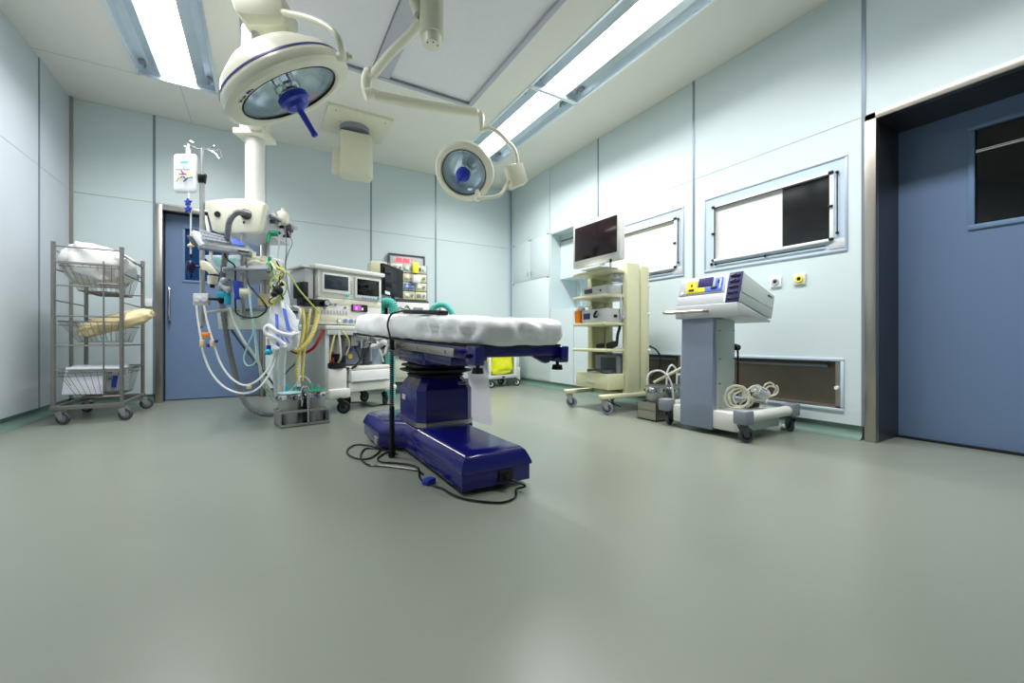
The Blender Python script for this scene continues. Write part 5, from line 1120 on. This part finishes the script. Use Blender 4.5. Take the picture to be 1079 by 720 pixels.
# dark flat monitor
t = thing('slave_monitor', 'black flat monitor turned sideways in front of module rack', 'monitor', D(414, 330, 4.72))
mb = MB(); mb.slab([D(404, 277, 4.55), D(425, 285, 4.85), D(425, 315, 4.85), D(404.5, 310, 4.55)], .05, .008); build(mb, 'casing', 'black_gloss', t)
mb = MB(); mb.slab([D(405.5, 280, 4.545), D(423.5, 287, 4.84), D(423.5, 312, 4.84), D(406, 306, 4.545)], .006, .001); build(mb, 'screen', 'viewer_dark', t)
mb = MB(); mb.slab([D(406, 306.5, 4.535), D(411, 308, 4.60), D(411, 311, 4.60), D(406, 309.5, 4.535)], .004); build(mb, 'sticker', 'white', t)
mb = MB(); mb.cyl(D(414, 300, 4.78), D(418, 312, 5.0), .02); mb.cyl(D(414, 312, 4.76), D(414, 322, 4.76), .02); mb.bb(1.02, 1.36, 4.9, 5.1, .90, .925, .003)
build(mb, 'bracket', 'dgrey', t)
# teal bits
t = thing('breathing_hose', 'teal corrugated breathing hose curled between machine and rack', 'hose', D(408, 328, 4.6))
part_cable('hose', t, T3([(400, 330, 4.5), (401, 322, 4.5), (407, 319, 4.5), (413, 321, 4.5), (415, 330, 4.5)]), .05, 'teal', smooth=10, ribs=1, seg=12)
cable('teal_hose', 'teal corrugated hose arching up behind the operating table', 'hose', T3([(452, 335, 4.7), (456, 326, 4.7), (462, 321.5, 4.7), (469, 322, 4.7), (475, 328, 4.7), (477, 336, 4.7), (477, 355, 4.7), (476, 380, 4.7), (474, 400, 4.7), (470, 417, 4.7)]), .032, 'teal', smooth=12, ribs=1, seg=12)
mb = MB(); c = D(411, 400, 4.75); mb.cyl((c.x, c.y, .14), (c.x, c.y, .50), .055, seg=28); mb.lathe([(.055, .50), (.04, .55), (.02, .57), (.02, .60), (0, .60)], Matrix.Translation((c.x, c.y, 0)), 28)
mb.cyl((c.x, c.y, .001), (c.x, c.y, .14), .06, seg=28); single(mb, 'gas_cylinder', 'teal', 'teal gas cylinder standing between machine and rack', 'gas cylinder')

# ================================================================ YELLOW BAG CART
t = thing('bag_cart', 'small white wheeled frame cart holding a yellow bag at the far wall', 'cart', (2.66, 5.06, 0), math.radians(9))
P = wm(t); w_ = .46; d_ = .30
for x in (0, w_):
    for y in (0, d_):
        mb = MB(P); mb.bb(x-.014, x+.014, y-.014, y+.014, .13, .50, .003); build(mb, 'post', 'white', t)
mb = MB(P)
mb.bb(0, w_, -.012, .012, .475, .50, .003); mb.bb(0, w_, d_-.012, d_+.012, .475, .50, .003); mb.bb(-.012, .012, 0, d_, .475, .50, .003); mb.bb(w_-.012, w_+.012, 0, d_, .475, .50, .003)
build(mb, 'top_rail', 'white', t)
mb = MB(P); mb.bb(-.03, w_+.02, -.02, d_+.02, .12, .165, .004); build(mb, 'base_plate', 'lgrey', t)
mb = MB(P); mb.bb(.20, .25, -.025, -.02, .132, .152, .001); build(mb, 'badge', 'black', t)
for x, y, a in ((.0, .0, -.9), (w_, .0, -.8), (.0, d_, 2), (w_, d_, 2)): caster(t, x, y, .052, .12, a, 'black', 'white', 'dgrey')
sack('waste_bag', 'yellow_bag', 'translucent yellow waste bag filling the small white cart', 'waste bag', (2.66+.215, 5.06+.195, .325), (.225, .15, .16), (0, 0, math.radians(9)), 12, .5, .12)
mb = MB(); mb.bb(3.14, 3.24, 5.22, 5.42, .26, .50, .01); mb.bb(3.13, 3.25, 5.21, 5.43, .0, .26, .01); single(mb, 'waste_bin', 'green_tint', 'pale translucent bin standing right of yellow bag cart', 'bin')

# ================================================================ ENDOSCOPY TOWER
t = thing('equipment_tower', 'tall beige shelving cart on casters carrying a screen and video devices', 'equipment cart', (2.85, 2.98, 0))
X0 = 2.60; Yn, Yf = 2.755, 3.205
mb = MB(); mb.bb(2.83, 2.99, Yn-.045, Yn+.02, .13, 1.36, .01); mb.bb(3.01, 3.12, Yn-.045, Yn+.02, .13, 1.345, .01); mb.bb(2.98, 3.02, Yn-.02, Yn+.01, .13, 1.34); build(mb, 'side_column', 'beige', t)
mb = MB(); mb.bb(2.83, 2.99, Yf-.02, Yf+.045, .13, 1.36, .01); mb.bb(3.01, 3.12, Yf-.02, Yf+.045, .13, 1.345, .01); mb.bb(2.98, 3.02, Yf-.01, Yf+.02, .13, 1.34); build(mb, 'side_column', 'beige_shaded', t)
for z, x1 in ((1.295, 3.10), (1.07, 3.08), (.815, 3.08), (.575, 3.08)):
    mb = MB(); mb.bb(X0, x1, Yn-.01 if z > 1.2 else Yn, Yf, z-.028, z, .006); build(mb, 'shelf', 'beige', t)
mb = MB(); mb.bb(2.64, 3.08, Yn, Yf, .205, .345, .006); dr_ = build(mb, 'drawer_unit', 'beige', t)
mb = MB(); mb.bb(2.632, 2.642, Yn+.01, Yf-.01, .215, .315, .004); build(mb, 'drawer_front', 'beige', dr_)
mb = MB(); mb.tube([(2.635, 2.93, .262), (2.618, 2.935, .262), (2.618, 3.03, .262), (2.635, 3.035, .262)], .006, 8, 1); build(mb, 'drawer_handle', 'steel2', dr_)
for y in (2.735, 3.225):
    mb = MB(); mb.bb(2.53, 3.20, y-.035, y+.035, .135, .172, .01); build(mb, 'foot', 'beige', t)
mb = MB(); mb.bb(2.85, 3.1, 2.75, 3.21, .14, .165, .004); build(mb, 'cross_member', 'beige', t)
mb = MB(); mb.tube([(2.7, 2.85, .14), (2.72, 2.82, .09), (2.78, 2.74, .05)], .006, 6); build(mb, 'brake_lever', 'black', t)
for x, y, a in ((2.575, 2.735, -.9), (2.575, 3.225, -1.0), (3.14, 2.735, .3), (3.14, 3.225, .5)): caster(t, x-2.85, y-2.98, .055, .135, a, 'grey', 'dgrey', 'steel2')
mb = MB()
for z in (1.16, .90, .56): mb.cyl((3.11, Yn-.06, z), (3.11, Yn-.04, z), .012, seg=10)
build(mb, 'side_knob', 'white', t)
mb = MB(); mb.cyl((2.78, 2.86, 1.245), (2.86, 2.80, 1.245), .05, seg=24); mb.bb(2.76, 2.84, 2.78, 2.86, 1.215, 1.265, .01); build(mb, 'underside_speaker', 'lgrey', t)
# monitor on top
t = thing('video_monitor', 'flat screen monitor with dark reddish screen on top of the beige tower', 'monitor', (2.72, 2.99, 1.297))
ML = [D(601.5, 239, 4.07), D(651, 223, 3.56), D(656, 271, 3.50), D(606, 283.5, 4.02)]
cc = sum(ML, Vector())/4; ex = (ML[1]-ML[0]+ML[2]-ML[3]).normalized(); ez = (ML[0]-ML[3]+ML[1]-ML[2]); ez = (ez-ex*ez.dot(ex)).normalized(); en = ex.cross(ez).normalized()
if en.dot(cc) > 0: en = -en
wid = ((ML[1]-ML[0]).length+(ML[2]-ML[3]).length)/2; hei = ((ML[0]-ML[3]).length+(ML[1]-ML[2]).length)/2
TM = Matrix.Translation(cc) @ Matrix((( ex.x, -en.x, ez.x, 0), (ex.y, -en.y, ez.y, 0), (ex.z, -en.z, ez.z, 0), (0, 0, 0, 1)))
mb = MB(TM); mb.box((0, .03, 0), (wid, .06, hei), .01); mb.box((0, .075, 0), (wid*.8, .04, hei*.75), .01); build(mb, 'casing', 'off_white', t)
mb = MB(TM); mb.box((0, -.003, .015), (wid-.07, .01, hei-.10), .001); build(mb, 'screen', 'screen_red', t)
mb = MB(TM); mb.box((.06, -.003, -hei/2+.025), (.12, .006, .008), .001); mb.box((.2, -.004, -hei/2-.0), (.02, .012, .03), .002, mi=1); build(mb, 'button_bar', ['beige', 'black'], t)
mb = MB(); mb.cyl((cc.x+.06, cc.y, 1.297), (cc.x+.06, cc.y, 1.40), .04, seg=20); mb.bb(cc.x-.06, cc.x+.16, cc.y-.13, cc.y+.13, 1.296, 1.306, .003); build(mb, 'stand', 'off_white', t)
def device(nm, lb, x0, x1, y0, y1, z0, h, face, extra):
    t = thing(nm, lb, 'device', ((x0+x1)/2, (y0+y1)/2, z0)); mb = MB(); mb.bb(x0, x1, y0, y1, z0, z0+h, .006); build(mb, 'housing', 'lgrey', t)
    mb = MB(); mb.bb(x0-.006, x0+.002, y0+.004, y1-.004, z0+.006, z0+h-.006, .002); build(mb, 'front_panel', face, t)
    for q, m_ in extra:
        mb = MB(); mb.bb(x0-.012, x0-.004, *q, .002); build(mb, 'control', m_, t)
    return t
device('light_source', 'flat silver light source on the second tower shelf', 2.66, 2.99, 2.79, 3.13, 1.071, .085, 'lgrey', (((2.98, 3.09, 1.095, 1.135), 'dgrey'), ((2.86, 2.875, 1.10, 1.12), 'black')))
tt = device('camera_control', 'silver camera control unit with blue display on the third tower shelf', 2.64, 2.98, 2.77, 3.11, .816, .125, 'lgrey', (((2.99, 3.08, .85, .905), 'navy_panel'),))
part_cable('plug_lead', tt, [Vector(p) for p in ((2.634, 2.90, .87), (2.61, 2.90, .868), (2.60, 2.89, .89), (2.61, 2.87, .92))], .012, 'black')
mb = MB(); mb.bb(2.72, 2.76, 2.764, 2.771, .86, .885, .001); build(mb, 'side_socket', 'black', tt)
mb = MB(); stack([(rr(2.615, 2.70, 3.13, 3.20, .015), .817), (rr(2.605, 2.71, 3.122, 3.20, .015), .935)], mb); o = single(mb, 'sharps_box', 'orange', 'bright orange tub at the end of the third tower shelf', 'tub')
mb = MB(); mb.ball((2.66, 3.16, .955), .05, (1, .9, .6)); mb.tube([(2.64, 3.13, .96), (2.66, 3.05, .975), (2.68, 3.0, .955)], .006, 6); single(mb, 'clear_wrap', 'clearbag', 'crumpled clear wrap lying on the orange tub', 'wrap')
t = thing('endoscope_camera', 'black camera head lying on fourth tower shelf with hanging cable', 'camera head', (2.74, 2.85, .577))
mb = MB(); mb.box((2.76, 2.83, .61), (.12, .07, .055), .015, (0, -.2, .3)); mb.cyl((2.70, 2.87, .605), (2.64, 2.91, .60), .022, .018); build(mb, 'body', 'black', t)
part_cable('cable', t, [Vector(p) for p in ((2.80, 2.81, .62), (2.80, 2.80, .70), (2.815, 2.79, .77), (2.80, 2.785, .80))], .013, 'black')
cable('looped_cable', 'pale looped cable hanging behind silver camera control unit', 'cable', [Vector(p) for p in ((2.80, 2.757, 1.06), (2.79, 2.75, 1.0), (2.815, 2.745, .93), (2.82, 2.742, .87), (2.80, 2.742, .86), (2.785, 2.747, .93), (2.79, 2.752, 1.04))], .008, 'lgrey')
t = thing('recorder_box', 'dark grey recorder standing on the tower drawer unit', 'recorder', (2.95, 2.95, .346))
mb = MB(); mb.bb(2.80, 3.06, 2.80, 3.10, .347, .515, .006); build(mb, 'housing', 'grey', t)
mb = MB(); mb.bb(2.792, 2.802, 2.82, 3.02, .37, .49, .002); build(mb, 'front_grille', 'dgrey', t)
mb = MB(); mb.tube([(2.70, 3.1, .36), (2.73, 2.98, .375), (2.72, 2.88, .36), (2.76, 2.82, .37), (2.74, 2.95, .365)], .012, 8); mb.bb(2.68, 2.79, 2.80, 2.90, .347, .362, .003); single(mb, 'foot_switch', 'dgrey', 'dark grey foot switch with cord on tower drawer unit', 'foot switch')
cable('rear_cable', 'black cable bowing out right of beige tower column', 'cable', [Vector(p) for p in ((3.14, 2.73, .60), (3.18, 2.68, .56), (3.19, 2.64, .48), (3.17, 2.66, .36), (3.12, 2.70, .30))], .008, 'black_gloss')

# ================================================================ STEEL BUCKETS BY THE TOWER
mb = MB(); t0 = (2.74, 2.42)
bmx = Matrix.Translation((2.80, 2.42, 0))
mb = MB(); mb.bb(2.685, 2.93, 2.265, 2.46, .004, .012); mb.bb(2.685, 2.69, 2.265, 2.46, .004, .15); mb.bb(2.925, 2.93, 2.265, 2.46, .004, .15); mb.bb(2.685, 2.93, 2.265, 2.27, .004, .15); mb.bb(2.685, 2.93, 2.455, 2.46, .004, .15); mb.bb(2.685, 2.93, 2.265, 2.46, .08, .085)
single(mb, 'steel_box', 'steel', 'open topped steel box on the floor between tower and grey cart', 'box')
b3 = bucket('floor_bucket', 'steel bucket with hose loops, in front of its twin beside the tower', 2.79, 2.36, .086, .070, .078, .19, 'dgrey', 'steel buckets beside the beige tower')
b4 = bucket('floor_bucket', 'steel bucket against the wall recess, behind its twin beside the tower', 2.99, 2.34, .0, .070, .078, .27, 'dgrey', 'steel buckets beside the beige tower')
for b_, pts in ((b3, ((2.75, 2.41, .28), (2.75, 2.41, .34), (2.77, 2.39, .385), (2.82, 2.34, .40), (2.85, 2.29, .36), (2.87, 2.262, .28), (2.872, 2.25, .17))), (b4, ((2.95, 2.38, .27), (2.96, 2.38, .38), (2.99, 2.36, .44), (3.03, 2.34, .39), (3.03, 2.34, .28)))):
    part_cable('loop_hose', b_, [Vector(p) for p in pts], .008, 'clearbag')
cable('pull_rod', 'beige rod slanting from bucket lid up behind the grey cart', 'rod', [Vector((2.79, 2.38, .30)), Vector((2.95, 2.24, .42)), Vector((3.06, 2.14, .5))], .013, 'beige', smooth=1)

# ================================================================ ELECTROSURGERY CART
t = thing('generator_cart', 'grey and white wheeled cart with a slanted generator on top', 'cart', (2.85, 1.82, 0))
mb = MB()
prof = [(0, .035), (.0, .20), (.012, .45), (.02, .81), (.06, .81), (.06, .035)]
mb.prism([(x, z) for x, z in prof], .255, Matrix.Translation((2.645, 2.015, 0)) @ xf(rot=(PI/2, 0, 0)), .006); build(mb, 'front_panel', 'bluegrey', t)
mb = MB(); mb.bb(2.70, 2.925, 1.765, 2.01, .17, .80, .004); build(mb, 'column', 'green_grey', t)
mb = MB(); mb.bb(2.685, 2.705, 1.762, 1.768, .1, .80, .002); build(mb, 'column_edge', 'dgrey', t)
mb = MB()
for z in (.35, .52, .72): mb.cyl((2.74, 1.758, z), (2.74, 1.768, z), .004, seg=8); mb.cyl((2.905, 1.758, z), (2.905, 1.768, z), .004, seg=8)
build(mb, 'screw', 'dgrey', t)
mb = MB(); mb.bb(2.66, 3.14, 1.60, 2.09, .045, .17, .012); build(mb, 'base_box', 'off_white', t)
mb = MB(); mb.bb(2.66, 3.13, 1.565, 1.61, .05, .14, .004); build(mb, 'base_side', 'green_grey', t)
mb = MB(); mb.cyl((2.64, 1.535, .155), (3.20, 1.535, .155), .035, seg=24); build(mb, 'bumper_tube', 'off_white', t); mb = MB(); mb.cyl((2.70, 2.14, .155), (3.20, 2.14, .155), .035, seg=24); build(mb, 'bumper_tube', 'off_white', t)
for (x, y) in ((2.635, 1.535), (2.66, 2.145), (3.215, 1.535), (3.215, 2.14)):
    mb = MB(); mb.bb(x-.045, x+.05, y-.045, y+.045, .115, .205, .012); build(mb, 'corner_block', 'grey', t)
for x, y, a in ((2.62, 1.53, -.6), (2.68, 2.145, .2), (3.22, 1.53, .9), (3.22, 2.14, .9)): caster(t, x-2.85, y-1.82, .05, .12, a, 'dgrey', 'black', 'dgrey')
# head
mb = MB(); mb.prism([(0, 0), (.0, .092), (.04, .092), (.40, -.02), (.40, -.032), (.12, .0)], .475, Matrix.Translation((2.63, 2.045, .808)) @ xf(rot=(PI/2, 0, 0)), .008); build(mb, 'top_tray', 'lgrey', t)
mb = MB(); mb.tube([(2.63, 1.78, .855), (2.58, 1.80, .852), (2.565, 1.88, .852), (2.565, 2.0, .852), (2.57, 2.08, .855), (2.60, 2.115, .858), (2.66, 2.11, .86)], .012, 10); build(mb, 'push_handle', 'steel', t)
mb = MB(); mb.bb(2.60, 2.64, 1.97, 2.0, .845, .865, .003); build(mb, 'handle_clip', 'dgrey', t)
mb = MB(); mb.tube([(2.93, 1.78, .62), (2.965, 1.77, .60), (2.97, 1.77, .4), (2.96, 1.77, .25)], .007, 8); mb.cyl((2.93, 1.775, .60), (2.98, 1.775, .60), .022); build(mb, 'rear_cable', 'black', t)
# generator unit (tilted)
gt = thing('surgical_generator', 'grey electrosurgical generator with yellow and blue panels and violet sockets', 'generator', (2.82, 1.82, .93))
TG = Matrix.Translation((2.655, 1.805, .905)) @ Matrix.Rotation(math.radians(15), 4, 'Y')
mb = MB(TG); mb.prism([(0, 0), (.40, .0), (.40, .165), (.0, .20)], .47, Matrix.Translation((0, .235, 0)) @ xf(rot=(PI/2, 0, 0)), .006); build(mb, 'housing', 'green_grey', gt)
FA = TG @ Matrix.Rotation(math.radians(20), 4, 'Y')
mb = MB(TG); mb.bb(-.012, .002, -.237, .237, -.008, .068, .004); mb.bb(-.012, .002, -.237, .237, .072, .205, .004); mb.bb(-.002, .39, -.2375, .2375, .068, .072); build(mb, 'front_fascia', 'lgrey', gt)
mb = MB(TG); mb.bb(-.018, -.01, -.237, -.145, -.006, .203, .003); vio = build(mb, 'socket_panel', 'navy_panel', gt)
mb = MB(TG)
for z in (.02, .06, .10, .14, .18): mb.bb(-.024, -.016, -.225, -.16, z-.009, z+.006, .003); mb.bb(-.024, -.016, -.20, -.18, z, z+.012, .003)
build(mb, 'socket', 'black_gloss', vio)
mb = MB(TG)
for i in range(10): mb.bb(-.02, -.017, -.143+.0, -.138, .01+.019*i, .022+.019*i)
mb.bb(-.0135, -.012, -.150, -.128, .0, .20); build(mb, 'socket_marks', 'white', vio)
mb = MB(TG); mb.bb(-.018, -.01, -.03, .08, .125, .19, .002); build(mb, 'display', 'navy_panel', gt)
mb = MB(TG); mb.bb(-.017, -.01, .09, .175, .085, .175, .002); mb.bb(-.017, -.01, .025, .09, .085, .12, .002); yp = build(mb, 'cut_panel', 'yellow', gt)
mb = MB(TG); mb.bb(-.02, -.015, .11, .15, .10, .115, .001); mb.bb(-.02, -.015, .125, .137, .135, .152, .001); build(mb, 'key', 'black', yp)
mb = MB(TG); mb.bb(-.017, -.01, -.105, .018, .085, .12, .002); mb.bb(-.017, -.01, -.105, -.05, .12, .18, .002); bp_ = build(mb, 'coag_panel', 'blue_panel', gt)
mb = MB(TG); mb.bb(-.02, -.015, -.07, -.025, .10, .118, .001); mb.bb(-.02, -.015, -.08, -.07, .14, .165, .001); mb.bb(-.02, -.015, -.095, -.085, .1, .17, .001, mi=1); build(mb, 'key', ['black', 'white'], bp_)
mb = MB(TG); mb.cyl((-.02, .205, .09), (-.01, .205, .09), .01, seg=12); build(mb, 'power_button', 'white', gt)
mb = MB(TG); mb.bb(.31, .36, -.2385, -.236, .14, .148); build(mb, 'side_mark', 'dgrey', gt)
# coiled ivory cable with footswitch on base
t = thing('coiled_lead', 'ivory cable coiled in loops with plug on the base of grey generator cart', 'cable coil', (2.93, 1.62, .17))
rn = random.Random(11)
def ringp(c, r, ax, n=16, jit=.008, turns=1, grow=0):
    ax = Vector(ax).normalized(); a = ax.orthogonal().normalized(); b = ax.cross(a); out = []
    for i in range(int(n*turns)+1):
        th = 2*PI*i/n; rr_ = r+grow*i/n; out.append(Vector(c)+a*rr_*math.cos(th)+b*rr_*math.sin(th)*1.05+Vector((rn.uniform(-jit, jit), rn.uniform(-jit, jit), rn.uniform(-jit, jit)*.5)))
    return out
for c, r, ax, tn in (((2.77, 1.66, .265), .078, (.9, .7, .15), 2), ((2.785, 1.65, .26), .066, (.8, .9, .15), 2), ((2.80, 1.645, .255), .055, (.7, 1, .2), 1), ((2.86, 1.64, .225), .05, (.2, .9, .5), 2.4), ((2.95, 1.62, .27), .045, (.6, .5, .5), 2), ((3.11, 1.62, .30), .05, (.7, 1, .1), 1), ((3.12, 1.62, .29), .038, (.5, 1, .3), 1)):
    part_cable('loop', t, [Vector((p.x, p.y, max(p.z, .18))) for p in ringp(c, r, ax, 14, .005, tn, -.004)], .0062, 'ivory_cable', 4)
part_cable('loop', t, [Vector(p) for p in ((2.80, 1.62, .30), (2.88, 1.60, .34), (2.95, 1.60, .28), (3.02, 1.60, .21), (3.08, 1.62, .24), (3.12, 1.62, .26))], .0062, 'ivory_cable')
mb = MB(); mb.box((2.84, 1.635, .28), (.075, .04, .06), .008, (0, .2, .3)); mb.box((2.82, 1.612, .285), (.02, .01, .02), .002, (0, .2, .3), mi=1); mb.box((2.85, 1.612, .285), (.006, .01, .03), .001, (0, .2, .3), mi=2); mb.box((2.865, 1.616, .285), (.006, .01, .03), .001, (0, .2, .3), mi=2); build(mb, 'plug', ['off_white', 'green', 'black'], t)
mb = MB(); mb.cyl((2.93, 1.62, .31), (3.01, 1.60, .27), .04, seg=24); mb.box((2.96, 1.58, .30), (.05, .01, .03), .002, (0, .4, -.2), mi=1); build(mb, 'connector', ['lgrey', 'violet_print'], t)
mb = MB(); mb.box((2.98, 1.72, .185), (.2, .1, .03), .01); mb.tube([(2.86, 1.66, .19), (2.92, 1.66, .24), (3.0, 1.69, .21)], .01, 8); single(mb, 'foot_pedal', 'black', 'dark pedal lying under the ivory cable coil', 'pedal')
mb = MB(); c = G(826, 450, .02)
mb.lathe([(0, 0), (.022, 0), (.026, .012), (.02, .028), (.012, .036), (0, .036)], Matrix.Translation((c.x, c.y, .002)) @ xf(rot=(0, .3, 0)), 20); mb.cyl((c.x-.03, c.y+.02, .016), (c.x+.0, c.y, .018), .016, seg=14)
single(mb, 'plastic_plug', 'white', 'small white plastic cap on the floor by the right wall', 'cap')
mb = MB(); mb.bb(2.735-.0, 2.80, 2.34, 2.38, .0005, .002); mb.bm.free()
